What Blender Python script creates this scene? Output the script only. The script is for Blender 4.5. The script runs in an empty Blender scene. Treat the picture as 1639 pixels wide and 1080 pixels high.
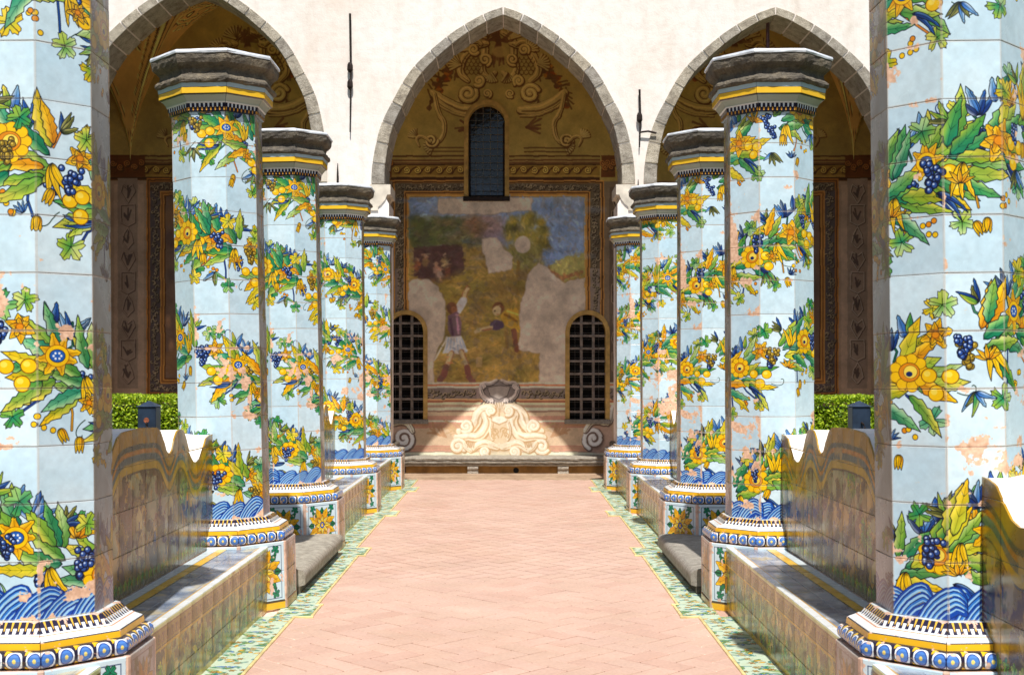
import bpy, bmesh, math, random
import numpy as np
from mathutils import Vector, Matrix
from mathutils.geometry import tessellate_polygon
random.seed(7)
R = math.radians
C = bpy.context.scene.collection
scene = bpy.context.scene

# ------------------------------------------------------------------ camera, sky, sun, exposure
cam_d = bpy.data.cameras.new("camera")
cam_d.sensor_width = 36.0
cam_d.lens = 2000.0 / 1639.0 * 36.0
cam_d.shift_x = 0.0015
cam_d.shift_y = 58.0 / 1639.0
cam_d.clip_end = 500
cam_d.clip_start = 0.05
cam_d.dof.use_dof = True
cam_d.dof.focus_distance = 9.0
cam_d.dof.aperture_fstop = 9.0
cam = bpy.data.objects.new("camera", cam_d)
C.objects.link(cam)
cam.location = (0.076, 0.0, 1.35)
cam.rotation_euler = (R(90), 0, 0)
scene.camera = cam

SUN_EL = 59.5
SUN_AZ = 2.2          # degrees the sun stands to the right of straight behind the camera
world = bpy.data.worlds.new("World")
scene.world = world
world.use_nodes = True
wn = world.node_tree
wn.nodes.clear()
sky = wn.nodes.new("ShaderNodeTexSky")
sky.sky_type = 'NISHITA'
sky.sun_disc = False
sky.sun_elevation = R(SUN_EL)
sky.sun_rotation = R(180 - SUN_AZ)
sky.air_density = 1.0
sky.dust_density = 1.2
bgn = wn.nodes.new("ShaderNodeBackground")
bgn.inputs[1].default_value = 0.07
wo = wn.nodes.new("ShaderNodeOutputWorld")
wn.links.new(sky.outputs[0], bgn.inputs[0])
wn.links.new(bgn.outputs[0], wo.inputs[0])

sun_d = bpy.data.lights.new("sun", 'SUN')
sun_d.energy = 4.3
sun_d.angle = R(0.55)
sun_d.color = (1.0, 0.955, 0.89)
sun = bpy.data.objects.new("sun", sun_d)
C.objects.link(sun)
_sd = Vector((math.sin(R(SUN_AZ)) * math.cos(R(SUN_EL)), -math.cos(R(SUN_AZ)) * math.cos(R(SUN_EL)), math.sin(R(SUN_EL))))
sun.rotation_euler = _sd.to_track_quat('Z', 'Y').to_euler()
sun.location = (0, -5, 12)

scene.view_settings.view_transform = 'Standard'
scene.view_settings.look = 'None'
scene.view_settings.gamma = 1.0
scene.view_settings.use_curve_mapping = False
scene.view_settings.exposure = 0.42
scene.cycles.max_bounces = 10
scene.cycles.diffuse_bounces = 6
scene.cycles.use_denoising = True

# ------------------------------------------------------------------ dimensions (metres, camera at y = 0, floor z = 0)
YC = [4.43, 7.34, 9.62, 12.30, 14.72]     # column centres along the walk
Y0 = 1.40                                  # the pair behind the picture's edge
XL = [-1.600, -1.585, -1.595, -1.590, -1.565]
XR = [1.650, 1.600, 1.612, 1.610, 1.565]
LEANL = [0.45, 1.25, 1.2, 0.6, 0.2]
LEANR = [0.7, 0.25, 0.0, 0.2, 0.1]
A = 15.25      # arcade wall, front
T = 0.60       # its thickness
W = 18.00      # painted back wall
Z0, ZB, Z1, Z2 = 0.0, 0.385, 0.522, 2.84   # pedestal top, shaft foot, shaft top
SEAT = 0.37
BF = 1.305     # bench front
BB = 1.615     # bench back rest
P8 = 2000.0 / W
def PX(px, py): return ((px - 817.0) / P8 + 0.076, 1.35 + (598.0 - py) / P8)

# ------------------------------------------------------------------ object helpers
def lin(c):
    return tuple((x / 12.92 if x <= 0.04045 else ((x + 0.055) / 1.055) ** 2.4) for x in c[:3])
def rgb(r, g, b): return lin((r / 255, g / 255, b / 255)) + (1.0,)
def link(o, parent=None, mat=None):
    C.objects.link(o)
    if parent is not None: o.parent = parent
    if mat is not None and o.type == 'MESH' and len(o.data.materials) == 0: o.data.materials.append(mat)
    return o
def empty(name, loc=(0, 0, 0), label=None, cat=None, group=None, rot=(0, 0, 0), parent=None):
    o = bpy.data.objects.new(name, None)
    o.location = loc; o.rotation_euler = rot
    o.empty_display_size = 0.1
    link(o, parent)
    tag(o, label, cat, group)
    return o
def tag(o, label=None, cat=None, group=None, kind=None):
    if label: o['label'] = label
    if cat: o['category'] = cat
    if group: o['group'] = group
    if kind: o['kind'] = kind
    elif cat: o['kind'] = 'thing'
    return o
def mesh_obj(name, verts, faces, mat, parent=None, loc=(0, 0, 0), uvs=None, smooth=False):
    me = bpy.data.meshes.new(name)
    me.from_pydata([tuple(v) for v in verts], [], [tuple(f) for f in faces])
    if uvs is not None:
        ul = me.uv_layers.new(name="UVMap")
        flat = np.empty(len(me.loops) * 2, np.float32)
        idx = np.empty(len(me.loops), np.int32)
        me.loops.foreach_get("vertex_index", idx)
        uva = np.asarray(uvs, np.float32)
        flat = uva[idx].ravel()
        ul.data.foreach_set("uv", flat)
    if smooth:
        me.polygons.foreach_set("use_smooth", [True] * len(me.polygons))
    if mat is not None: me.materials.append(mat)
    me.update()
    o = bpy.data.objects.new(name, me)
    o.location = loc
    return link(o, parent)
def bm_obj(name, bm, mat, parent=None, loc=(0, 0, 0), smooth=False):
    me = bpy.data.meshes.new(name)
    bmesh.ops.recalc_face_normals(bm, faces=bm.faces)
    bm.to_mesh(me); bm.free()
    if smooth:
        me.polygons.foreach_set("use_smooth", [True] * len(me.polygons))
    me.materials.append(mat)
    o = bpy.data.objects.new(name, me)
    o.location = loc
    return link(o, parent)
def bm_box(bm, x0, x1, y0, y1, z0, z1, bev=0.0):
    r = bmesh.ops.create_cube(bm, size=1.0)
    vs = r['verts']
    for v in vs:
        v.co = Vector(((x0 + x1) / 2 + v.co.x * (x1 - x0), (y0 + y1) / 2 + v.co.y * (y1 - y0), (z0 + z1) / 2 + v.co.z * (z1 - z0)))
    if bev > 0:
        es = set()
        for v in vs:
            for e in v.link_edges: es.add(e)
        bmesh.ops.bevel(bm, geom=list(es), offset=bev, segments=1, affect='EDGES', clamp_overlap=True)
def box(name, x0, x1, y0, y1, z0, z1, mat, parent=None, bev=0.0):
    bm = bmesh.new(); bm_box(bm, x0, x1, y0, y1, z0, z1, bev)
    return bm_obj(name, bm, mat, parent)
def tube_mesh(bm, pts, rad, seg=8):
    pts = [Vector(p) for p in pts]
    rings = []
    for i, p in enumerate(pts):
        d = (pts[min(i + 1, len(pts) - 1)] - pts[max(i - 1, 0)]).normalized()
        q = d.to_track_quat('Z', 'Y')
        r = rad[i] if isinstance(rad, (list, tuple)) else rad
        rings.append([bm.verts.new(p + q @ Vector((r * math.cos(2 * math.pi * k / seg), r * math.sin(2 * math.pi * k / seg), 0))) for k in range(seg)])
    for a, b in zip(rings, rings[1:]):
        for k in range(seg):
            bm.faces.new((a[k], a[(k + 1) % seg], b[(k + 1) % seg], b[k]))
    bm.faces.new(rings[0][::-1]); bm.faces.new(rings[-1])

# ------------------------------------------------------------------ painting: a small numpy brush set, metres in, colour grids out
def smooth(t): return t * t * (3 - 2 * t)
def vnoise(h, w, cell, rng):
    gh, gw = int(h / cell) + 3, int(w / cell) + 3
    g = rng.random((gh, gw), dtype=np.float32)
    y = np.arange(h, dtype=np.float32) / cell; x = np.arange(w, dtype=np.float32) / cell
    yi = y.astype(int); xi = x.astype(int)
    fy = smooth(y - yi)[:, None]; fx = smooth(x - xi)[None, :]
    a = g[yi][:, xi]; b = g[yi][:, xi + 1]; c = g[yi + 1][:, xi]; d = g[yi + 1][:, xi + 1]
    return (a * (1 - fx) + b * fx) * (1 - fy) + (c * (1 - fx) + d * fx) * fy
def fbm(h, w, cell, rng, octs=4):
    out = np.zeros((h, w), np.float32); amp = 0.5; tot = 0
    for _ in range(octs):
        if cell < 1.5: break
        out += amp * vnoise(h, w, cell, rng); tot += amp
        amp *= 0.55; cell /= 2.1
    return out / tot
def step(a, b, x): return smooth(np.clip((x - a) / (b - a), 0, 1))

class Canvas:
    def __init__(s, wm, hm, ppm, bg, wrap=False, ox=0.0, oy=0.0):
        s.W = int(round(wm * ppm)); s.H = int(round(hm * ppm)); s.ppm = ppm
        s.wm, s.hm, s.ox, s.oy, s.wrap = wm, hm, ox, oy, wrap
        s.a = np.empty((s.H, s.W, 3), np.float32); s.a[:] = bg
    def grid(s, lo, hi):
        x0, y0 = (lo[0] - s.ox) * s.ppm - 2, (lo[1] - s.oy) * s.ppm - 2
        x1, y1 = (hi[0] - s.ox) * s.ppm + 2, (hi[1] - s.oy) * s.ppm + 2
        ix0, ix1 = int(math.floor(x0)), int(math.ceil(x1))
        iy0, iy1 = max(0, int(math.floor(y0))), min(s.H, int(math.ceil(y1)))
        if not s.wrap: ix0, ix1 = max(0, ix0), min(s.W, ix1)
        if ix1 <= ix0 or iy1 <= iy0: return None
        ix = np.arange(ix0, ix1); iy = np.arange(iy0, iy1)
        X = ((ix + 0.5).astype(np.float32) / s.ppm + s.ox)[None, :]
        Y = ((iy + 0.5).astype(np.float32) / s.ppm + s.oy)[:, None]
        return iy, ix % s.W, X, Y
    def put(s, iy, ix, col, al):
        sub = s.a[iy[0]:iy[-1] + 1][:, ix]
        col = np.asarray(col, np.float32)
        sub = sub + (col - sub) * al[..., None]
        s.a[iy[0]:iy[-1] + 1, ix] = sub
    def poly(s, pts, col, out=None, lw=0.002, op=1.0):
        p = np.asarray(pts, np.float32)
        g = s.grid(p.min(0) - lw, p.max(0) + lw)
        if g is None: return
        iy, ix, X, Y = g
        d2 = np.full((len(iy), ix.size), 1e9, np.float32); par = np.zeros(d2.shape, bool)
        q = np.roll(p, -1, 0)
        for (ax, ay), (bx, by) in zip(p, q):
            ex, ey = bx - ax, by - ay
            L = ex * ex + ey * ey
            if L < 1e-14: continue
            dx = X - ax; dy = Y - ay
            t = np.clip((dx * ex + dy * ey) / L, 0, 1)
            dd = (dx - t * ex) ** 2 + (dy - t * ey) ** 2
            np.minimum(d2, dd, out=d2)
            if ay != by:
                c = (Y >= min(ay, by)) & (Y < max(ay, by))
                xc = ax + (Y - ay) * (ex / ey)
                par ^= (c & (X < xc))
        d = np.sqrt(d2) * s.ppm
        sd = np.where(par, -d, d)
        if col is not None:
            cc = col(X, Y) if callable(col) else col
            s.put(iy, ix, cc, np.clip(0.5 - sd, 0, 1) * op)
        if out is not None:
            s.put(iy, ix, out, np.clip(lw * s.ppm * 0.5 + 0.5 - np.abs(sd), 0, 1) * min(1.0, 0.35 + lw * s.ppm) * op)
    def stroke(s, pts, r, col, op=1.0, soft=0.5):
        p = np.asarray(pts, np.float32)
        r = np.broadcast_to(np.asarray(r, np.float32), (len(p),))
        m = float(r.max())
        g = s.grid(p.min(0) - m, p.max(0) + m)
        if g is None: return
        iy, ix, X, Y = g
        best = np.full((len(iy), ix.size), -1e9, np.float32)
        for i in range(len(p) - 1):
            ax, ay = p[i]; ex, ey = p[i + 1] - p[i]
            L = ex * ex + ey * ey + 1e-12
            dx = X - ax; dy = Y - ay
            t = np.clip((dx * ex + dy * ey) / L, 0, 1)
            dd = np.sqrt((dx - t * ex) ** 2 + (dy - t * ey) ** 2)
            np.maximum(best, (r[i] + (r[i + 1] - r[i]) * t) - dd, out=best)
        s.put(iy, ix, col, np.clip(best * s.ppm * (0.5 / soft) + 0.5, 0, 1) * op)
    def disc(s, x, y, rx, ry, col, out=None, lw=0.002, op=1.0, soft=1.0):
        g = s.grid((x - rx - lw, y - ry - lw), (x + rx + lw, y + ry + lw))
        if g is None: return
        iy, ix, X, Y = g
        rr = np.sqrt(((X - x) / rx) ** 2 + ((Y - y) / ry) ** 2)
        sd = (rr - 1) * min(rx, ry) * s.ppm
        if col is not None: s.put(iy, ix, col, np.clip(0.5 - sd / soft, 0, 1) * op)
        if out is not None: s.put(iy, ix, out, np.clip(lw * s.ppm * 0.5 + 0.5 - np.abs(sd), 0, 1) * op)
    def rect(s, x0, y0, x1, y1, col, op=1.0):
        g = s.grid((x0, y0), (x1, y1))
        if g is None: return
        iy, ix, X, Y = g
        ax = np.clip((X - x0) * s.ppm + 0.5, 0, 1) * np.clip((x1 - X) * s.ppm + 0.5, 0, 1)
        ay = np.clip((Y - y0) * s.ppm + 0.5, 0, 1) * np.clip((y1 - Y) * s.ppm + 0.5, 0, 1)
        s.put(iy, ix, col, ax * ay * op)
    def image(s, name):
        im = bpy.data.images.new(name, s.W, s.H, alpha=False, float_buffer=False)
        px = np.ones((s.H, s.W, 4), np.float32)
        px[..., :3] = np.clip(s.a, 0, 1)
        im.pixels.foreach_set(px.ravel())
        im.update()
        im.pack()
        return im

INK = np.array((0.07, 0.09, 0.13), np.float32)
def c3(r, g, b): return np.array((r / 255, g / 255, b / 255), np.float32)
YEL, YEL2, ORA, BRN = c3(246, 196, 20), c3(250, 222, 84), c3(226, 140, 24), c3(120, 84, 26)
GRN, TEA, LIM, PAL = c3(86, 156, 60), c3(20, 130, 100), c3(184, 202, 62), c3(214, 230, 164)
BLU, NAV, SKY_, WHI = c3(34, 92, 182), c3(22, 38, 96), c3(140, 190, 226), c3(238, 244, 248)
GREENS = [(TEA, LIM, PAL), (GRN, LIM, YEL2), (TEA, GRN, LIM), (GRN, PAL, LIM), (GRN, YEL2, LIM), (TEA, c3(120, 190, 140), PAL)]
YELLOWS = [(ORA, YEL, YEL2), (LIM, YEL, YEL2), (GRN, YEL, YEL2)]
BLUES = [(NAV, BLU, SKY_), (BLU, SKY_, WHI), (BLU, c3(90, 150, 210), WHI)]

def leaf(cv, x, y, ang, L, Wd, bend, pal, lobes=4, rng=random, lw=0.0021):
    n = 16
    c0, c1, c2 = (np.asarray(q_, np.float32) for q_ in pal)
    ca, sa = math.cos(ang), math.sin(ang)
    left, right = [], []
    ph = rng.random() * 0.3
    for i in range(n + 1):
        t = i / n
        w = Wd * (math.sin(math.pi * min(1, t ** 0.75)) ** 0.8 if 0 < t < 1 else 0)
        fr = (t * lobes + ph) % 1.0
        w *= 0.68 + 0.42 * (1 - fr) ** 1.2
        a = t * L; b = bend * L * t * t
        left.append((a, b + w)); right.append((a, b - w * 0.9))
    pts = left + right[::-1]
    P = [(x + a * ca - b * sa, y + a * sa + b * ca) for a, b in pts]
    sp = L / lobes
    mott = rng.random() * 6
    def col(X, Y):
        dx, dy = X - x, Y - y
        t = (dx * ca + dy * sa) / L
        nn = (-dx * sa + dy * ca) - bend * L * t * t
        m = np.clip(t * 1.15, 0, 1)[..., None]
        c = c0 * (1 - m) + c1 * m
        side = np.clip(nn / (Wd * 0.8), -1, 1)[..., None]
        c = c + (c2 - c) * np.clip(side, 0, 1) * 0.85
        c = c + (c0 - c) * np.clip(-side - .25, 0, 1) * 0.8
        br = .5 + .5 * np.sin((nn / Wd * 5 + t * 2.2 + ph * 20))       # brush marks along the blade
        c = c * (0.93 + 0.10 * br[..., None])
        mo = np.clip(np.sin(t * 7 + mott + nn / Wd * 1.5), 0, 1)[..., None] * .25
        c = c * (1 - mo) + (c0 * .8) * mo
        mid = np.clip(1 - np.abs(nn) / 0.0014, 0, 1) * (t < .85)
        f = np.mod((t * L - np.abs(nn) * 1.5) / sp, 1.0)
        sv = (f < 0.07) * np.clip(1 - np.abs(nn) / (Wd * .65), 0, 1) * .8
        v = np.maximum(mid * .7, sv)[..., None]
        return c * (1 - v) + c0 * .35 * v
    cv.poly(P, col, INK, lw)

def vine(cv, x, y, ang, r, pal, rng):
    n = 40; P = []
    for i in range(n):
        th = 2 * math.pi * i / n
        k = abs(math.cos(2.5 * th)) ** 0.7
        rr = r * (0.50 + 0.5 * k) * (1 + 0.10 * math.sin(th * 17))
        if abs(th - math.pi) < 0.25: rr *= 0.4
        P.append((x + rr * math.cos(th + ang), y + rr * math.sin(th + ang)))
    c0, c1, c2 = pal
    def col(X, Y):
        dx, dy = X - x, Y - y
        th = np.arctan2(dy, dx) - ang; rr = np.sqrt(dx * dx + dy * dy) / r
        c = c0 + (c1 - c0) * np.clip(rr, 0, 1)[..., None]
        c = c + (c2 - c) * (np.clip(np.sin(th), 0, 1) * 0.7)[..., None]
        vein = (np.abs(np.sin(2.5 * th)) * rr < 0.07)
        return np.where(vein[..., None], c * 0.4, c)
    cv.poly(P, col, INK, 0.002)

def petal_ring(cv, x, y, r, n, wd, pal, a0=0.0, lobes=1, rng=random):
    for i in range(n):
        a = a0 + 2 * math.pi * i / n + rng.uniform(-0.1, 0.1)
        leaf(cv, x, y, a, r * rng.uniform(0.85, 1.1), wd, rng.uniform(-0.1, 0.1), pal, lobes, rng)

def flower(cv, x, y, r, kind, rng):
    if kind == 0:      # sunflower with a dark blue eye
        petal_ring(cv, x, y, r, 8, r * 0.30, (ORA, YEL, YEL2), rng.random(), 1, rng)
        cv.disc(x, y, r * 0.52, r * 0.46, YEL, c3(150, 80, 10), 0.002)
        cv.disc(x, y, r * 0.34, r * 0.27, BLU, INK, 0.002)
        for k in range(6):
            a = k * 1.05
            cv.disc(x + r * 0.17 * math.cos(a), y + r * 0.13 * math.sin(a), r * 0.05, r * 0.05, WHI)
    elif kind == 1:    # peony, layered yellow
        petal_ring(cv, x, y, r, 6, r * 0.36, (ORA, YEL, YEL2), rng.random(), 1, rng)
        petal_ring(cv, x, y, r * 0.66, 5, r * 0.28, (c3(196, 110, 14), YEL, YEL2), rng.random(), 1, rng)
        cv.disc(x, y, r * 0.24, r * 0.2, ORA, c3(130, 70, 10), 0.002)
    elif kind == 2:    # lily, pointed petals opening upward
        a = rng.uniform(1.2, 1.9)
        for da in (-1.05, 1.05, -0.6, 0.6, 0.0):
            leaf(cv, x, y, a + da, r * 1.35, r * 0.24, da * 0.18, (ORA, YEL, YEL2), 1, rng)
    elif kind == 3:    # poppy: ring with open mouth
        cv.disc(x, y, r * 0.9, r * 0.8, YEL, c3(60, 40, 20), 0.0026)
        for k in range(9):
            a = k * 0.7
            cv.disc(x + r * 0.72 * math.cos(a), y + r * 0.62 * math.sin(a), r * 0.28, r * 0.25, YEL, c3(120, 70, 14), 0.0018)
        cv.disc(x, y, r * 0.52, r * 0.44, ORA, c3(90, 50, 14), 0.002)
        cv.disc(x + r * 0.06, y + r * 0.02, r * 0.34, r * 0.3, YEL2, c3(120, 70, 20), 0.0015)
        cv.disc(x, y - r * 0.08, r * 0.16, r * 0.12, NAV)
    elif kind == 4:    # blue thistle bell
        a = rng.uniform(0.9, 2.2)
        for da in (-0.8, 0.8, -0.4, 0.4, 0.0):
            leaf(cv, x, y, a + da, r * 1.2, r * 0.18, da * 0.15, rng.choice(BLUES), 1, rng)
    else:              # tulip hanging
        a = rng.uniform(-2.2, -1.0)
        for da in (-0.45, 0.45, 0.0):
            leaf(cv, x, y, a + da, r * 1.5, r * 0.33, -da * 0.5, (YEL, YEL, ORA), 1, rng)

def grapes(cv, x, y, r, ang, rng, dark=True):
    base, hi = (c3(24, 34, 84), c3(200, 220, 250)) if dark else (c3(120, 96, 26), c3(230, 200, 90))
    g = r * 0.2
    pts = []
    for i in range(26):
        t = rng.random(); w = (1 - t) * 0.62 + 0.1
        a = (t - 0.3) * r * 1.5; b = rng.uniform(-w, w) * r
        pts.append((a, b))
    ca, sa = math.cos(ang), math.sin(ang)
    for a, b in pts:
        px, py = x + a * ca - b * sa, y + a * sa + b * ca
        cv.disc(px, py, g, g, base, INK, 0.0018)
        cv.disc(px, py, g * 0.68, g * 0.68, c3(52, 96, 176) if dark else c3(170, 140, 40), op=0.8)
        cv.disc(px - g * 0.22, py + g * 0.25, g * 0.3, g * 0.3, hi)

def pods(cv, x, y, L, ang, rng):
    for k in (-1, 0, 1):
        a = ang + k * 0.33
        leaf(cv, x, y, a, L, L * 0.13, 0.3, (YEL, YEL, YEL2), 1, rng, 0.0026)

def tendril(cv, x, y, ang, L, rng, col=None, r=0.0018):
    pts = []; a = ang; px, py = x, y; cur = rng.choice((-1, 1))
    n = 16
    for i in range(n):
        pts.append((px, py))
        t = i / n
        a += cur * (0.08 + 0.75 * t * t)
        st = L / n * (1.15 - 0.7 * t)
        px += st * math.cos(a); py += st * math.sin(a)
        if i == 4 and rng.random() < 0.5: cur = -cur
    cv.stroke(pts, r, col if col is not None else c3(40, 60, 50))

TILE = 0.2
ROWS = 11
ROWH = (2.66 - Z1) / ROWS
ROWZ = [Z1 + ROWH * i for i in range(ROWS + 1)] + [Z2]

def paint_shaft(seed, sgn, loss=1.0, ppm=600):
    rng = random.Random(seed); nr = np.random.default_rng(seed)
    H = Z2 - Z1
    cv = Canvas(1.6, H, ppm, (0.80, 0.895, 0.945), wrap=True)
    for f in range(8):
        for r_ in range(ROWS + 1):
            k = rng.uniform(-0.03, 0.025)
            cv.rect(f * TILE, ROWZ[r_] - Z1, f * TILE + TILE, ROWZ[r_ + 1] - Z1, c3(204, 229, 241) + np.array((k * 1.4, k, k * 0.6), np.float32), 0.95)
    cloud = fbm(cv.H, cv.W, 60, nr, 3)[..., None]
    cv.a += (cloud - 0.5) * np.array((0.06, 0.03, 0.015), np.float32)
    per = 0.66; slope = per / 1.6 * sgn
    ang0 = math.atan(slope)
    off = 0.26 - slope * 0.1
    flow = ang0 if sgn > 0 else ang0 + math.pi          # leaves point up the spiral
    F = (math.cos(flow), math.sin(flow)); U = (-math.sin(flow) * sgn, math.cos(flow) * sgn)
    stemc = (c3(196, 140, 30), c3(30, 70, 140), c3(34, 60, 130), c3(60, 120, 90), c3(214, 130, 44))
    OLI = (c3(60, 70, 40), c3(140, 140, 60), c3(220, 210, 130))
    GB = [(c3(20, 110, 90), c3(110, 180, 110), c3(214, 232, 190)), (c3(60, 140, 60), c3(196, 210, 70), c3(234, 234, 150)), (c3(16, 120, 90), c3(90, 170, 90), c3(190, 220, 120)),
          (c3(60, 140, 60), c3(214, 206, 70), c3(244, 230, 110)), (c3(30, 120, 80), c3(150, 186, 70), c3(200, 226, 170))]
    def module(bu, bv, kk):
        SC, SP = 1.08, 1.22
        jit = lambda a: rng.uniform(-a, a)
        def pos(a, b): a, b = a * SP, b * SP; return bu + a * F[0] + b * U[0], bv + a * F[1] + b * U[1]
        def wa(ph): return flow + ph * sgn
        def lf(a, b, ph, L, wd, pal, lob=3, bend=None, lw=.0027):
            x, y = pos(a, b)
            if -L < y < H + L: leaf(cv, x, y, wa(ph), L * SC, wd * SC, jit(.22) if bend is None else bend, pal, lob, rng, lw)
        def low(b): return kk < 1 and bv + b * U[1] < .16
        def vn(a, b, r, pal=None):
            x, y = pos(a, b)
            if y > .13 or kk > 0: vine(cv, x, y, rng.uniform(0, 6.28), r * SC, pal or rng.choice(GREENS + YELLOWS[1:] + GB), rng)
        def spray(a, b, ph, n, L, pals):
            for m_ in range(n): lf(a, b, ph + (m_ - (n - 1) / 2) * .42 + jit(.12), L * rng.uniform(.8, 1.15), L * .17, rng.choice(pals), 1, jit(.3), .0024)
        def stem(a0, b0, a1, b1, col=None, r=.0035):
            p0, p1 = pos(a0, b0), pos(a1, b1); pm = pos((a0 + a1) / 2 + jit(.02), (b0 + b1) / 2 + jit(.02))
            cv.stroke([p0, pm, p1], r + .0016, INK); cv.stroke([p0, pm, p1], r, rng.choice(stemc) if col is None else col)
        # outer pieces on stems, above and below
        if not low(-.2):
            stem(0, -.05, .05, -.15); vn(.06 + jit(.02), -.165 + jit(.02), rng.uniform(.038, .052))
            stem(-.05, -.05, -.1, -.15)
            if rng.random() < .5: vn(-.11 + jit(.02), -.165 + jit(.02), rng.uniform(.036, .048))
            else:
                x, y = pos(-.1, -.165)
                for m_ in range(2): flower(cv, x + jit(.04), y + jit(.03), .036, rng.choice((5, 4, 5)), rng)
            spray(-.19 + jit(.02), -.12, -1.9, 5, .07, [OLI, BLUES[1], GREENS[0], OLI]) if rng.random() < .7 else None
            for m_ in range(5):
                x, y = pos(-.02 + jit(.03), -.15 + jit(.03)); cv.disc(x, y, .010, .010, rng.choice((YEL, ORA, YEL)), INK, .0022)
            x, y = pos(.14, -.10); tendril(cv, x, y, wa(-.9), rng.uniform(.09, .14), rng)
        stem(.0, .05, .01, .13, c3(30, 90, 70)); stem(-.08, .05, -.1, .13)
        spray(.0, .085, 1.3, 5, .085, [BLUES[1], BLUES[2], BLUES[0], (NAV, c3(80, 110, 140), WHI)])
        lf(.06, .10, 1.5, .075, .018, rng.choice(BLUES), 1); lf(.075, .10, 1.1, .07, .016, rng.choice(GREENS), 1)
        spray(-.085, .10, 1.9, 4, .07, [OLI, GREENS[1], BLUES[0], OLI])
        vn(-.16 + jit(.02), .115 + jit(.02), rng.uniform(.040, .052)); vn(.16 + jit(.02), .13 + jit(.02), rng.uniform(.034, .046))
        if rng.random() < .8:
            x, y = pos(.13, .10); tendril(cv, x, y, wa(1.6), rng.uniform(.08, .13), rng, NAV)
        # trailing fans of long leaves: hind fan first
        for ph in rng.sample([-.95, -.7, -.45, -.2, .05, .3, .55, .8, 1.0], 8):
            if low(-.1) and ph < -.5: continue
            lf(-.10 + jit(.03), ph * .045 + jit(.012), ph + jit(.1), rng.uniform(.14, .19), rng.uniform(.022, .030), rng.choice(GB * 2 + GREENS + YELLOWS * 2), rng.choice((3, 4, 5)))
        for ph in rng.sample([-1.05, -.8, -.52, -.28, 0, .25, .5, .75], 8):
            if low(-.1) and ph < -.5: continue
            lf(.02 + jit(.025), ph * .05 + jit(.012), ph + jit(.1), rng.uniform(.14, .20), rng.uniform(.023, .032), rng.choice(GB * 2 + GREENS + YELLOWS * 2), rng.choice((3, 4, 5)))
        if rng.random() < .75:
            for ph in (-.9, -.65): lf(.03, -.07, ph, .11, .011, BLUES[0], 1, -.35)
        # flowers and fruit on top
        x, y = pos(.145 + jit(.02), .06 + jit(.02)); flower(cv, x, y, 1.2 * rng.uniform(.042, .052), rng.choice((2, 1, 2)), rng)
        x, y = pos(.20 + jit(.015), .0 + jit(.04)); grapes(cv, x, y, SC * rng.uniform(.045, .055), rng.uniform(-2, -1.2), rng, rng.random() < .85)
        x, y = pos(.02 + jit(.02), .012 + jit(.02)); flower(cv, x, y, 1.2 * rng.uniform(.058, .070), rng.choice((3, 0, 3, 1)), rng)
        x, y = pos(-.085 + jit(.01), -.005 + jit(.02)); pods(cv, x, y, 1.25 * rng.uniform(.085, .105), rng.choice((-1.9, 1.3, -1.6)), rng)
        x, y = pos(-.165 + jit(.012), .02 + jit(.03)); grapes(cv, x, y, SC * rng.uniform(.046, .06), rng.uniform(-1.9, -1.3), rng, rng.random() < .85)
        if not low(-.1):
            for m_ in range(3):
                x, y = pos(.10 + jit(.012) + .03 * math.cos(m_ * 2.1), -.055 + .03 * math.sin(m_ * 2.1))
                cv.disc(x, y, .028, .025, YEL, c3(120, 70, 10), .003); cv.disc(x - .007, y + .007, .012, .010, YEL2)
        x, y = pos(-.12, -.06 + jit(.01)); flower(cv, x, y, 1.2 * .034, rng.choice((5, 1, 2)), rng) if not low(-.1) else None
    TL = 1.6 / math.cos(ang0); nm = 5
    for k in range(-1, 5):
        ts = [(m_ + .5) * TL / nm for m_ in range(nm)]
        if sgn < 0: ts = ts[::-1]
        for t in (ts if sgn > 0 else ts):
            t = t + rng.uniform(-.03, .03) + .1 * (k % 2)
            u = t * math.cos(ang0); v = off + per * k + t * math.sin(ang0) + rng.uniform(-.015, .015)
            if v < -.25 or v > H + .25 or (k < 1 and v < .10): continue
            module(u, v, k)
    # blue curled leaves at the foot
    B1, B2, B3 = c3(20, 72, 170), c3(44, 116, 206), c3(160, 206, 238)
    x = 0.0
    while x < 1.6:
        hgt = rng.uniform(.078, .108); rch = rng.uniform(.09, .13)
        for m_ in range(5):
            f_ = 1 - m_ * .17
            pts = [(x - .09 + m_ * .017, -.03), (x - .045 + m_ * .014, hgt * .45 * f_), (x + .01 + m_ * .008, hgt * .92 * f_), (x + .05, hgt * f_ + .004), (x + rch * .72, hgt * .80 * f_), (x + rch * .78, hgt * .58 * f_)]
            p = [np.array(a) for a in pts]
            n_ = [p[0]]
            for a, b in zip(p, p[1:]): n_ += [a * .75 + b * .25, a * .25 + b * .75]
            p = [tuple(a) for a in n_ + [p[-1]]]
            w_ = np.interp(np.linspace(0, 1, len(p)), [0, .5, 1], [.013, .014, .006])
            cv.stroke(p, w_ + .0024, NAV); cv.stroke(p, w_, (B1, B2)[m_ % 2])
            cv.stroke([(a - .002, b + .004) for a, b in p[:-2]], w_[:-2] * rng.uniform(.12, .34), B3)
            if m_ in (1, 3): cv.stroke([(a + .007, b - .006) for a, b in p[:6]], w_[:6] * .62, c3(238, 190, 66))
        x += rng.uniform(.09, .115)
    # worn glaze: the clay shows, most along the joints
    h, w = cv.H, cv.W
    n1 = fbm(h, w, ppm * 0.075, nr, 5); n2 = fbm(h, w, ppm * 0.5, nr, 2); n3 = fbm(h, w, 9, nr, 3)
    X = (np.arange(w) / ppm)[None, :]; Yv = (np.arange(h) / ppm)[:, None]
    jx = np.minimum(np.mod(X, TILE), TILE - np.mod(X, TILE))
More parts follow.
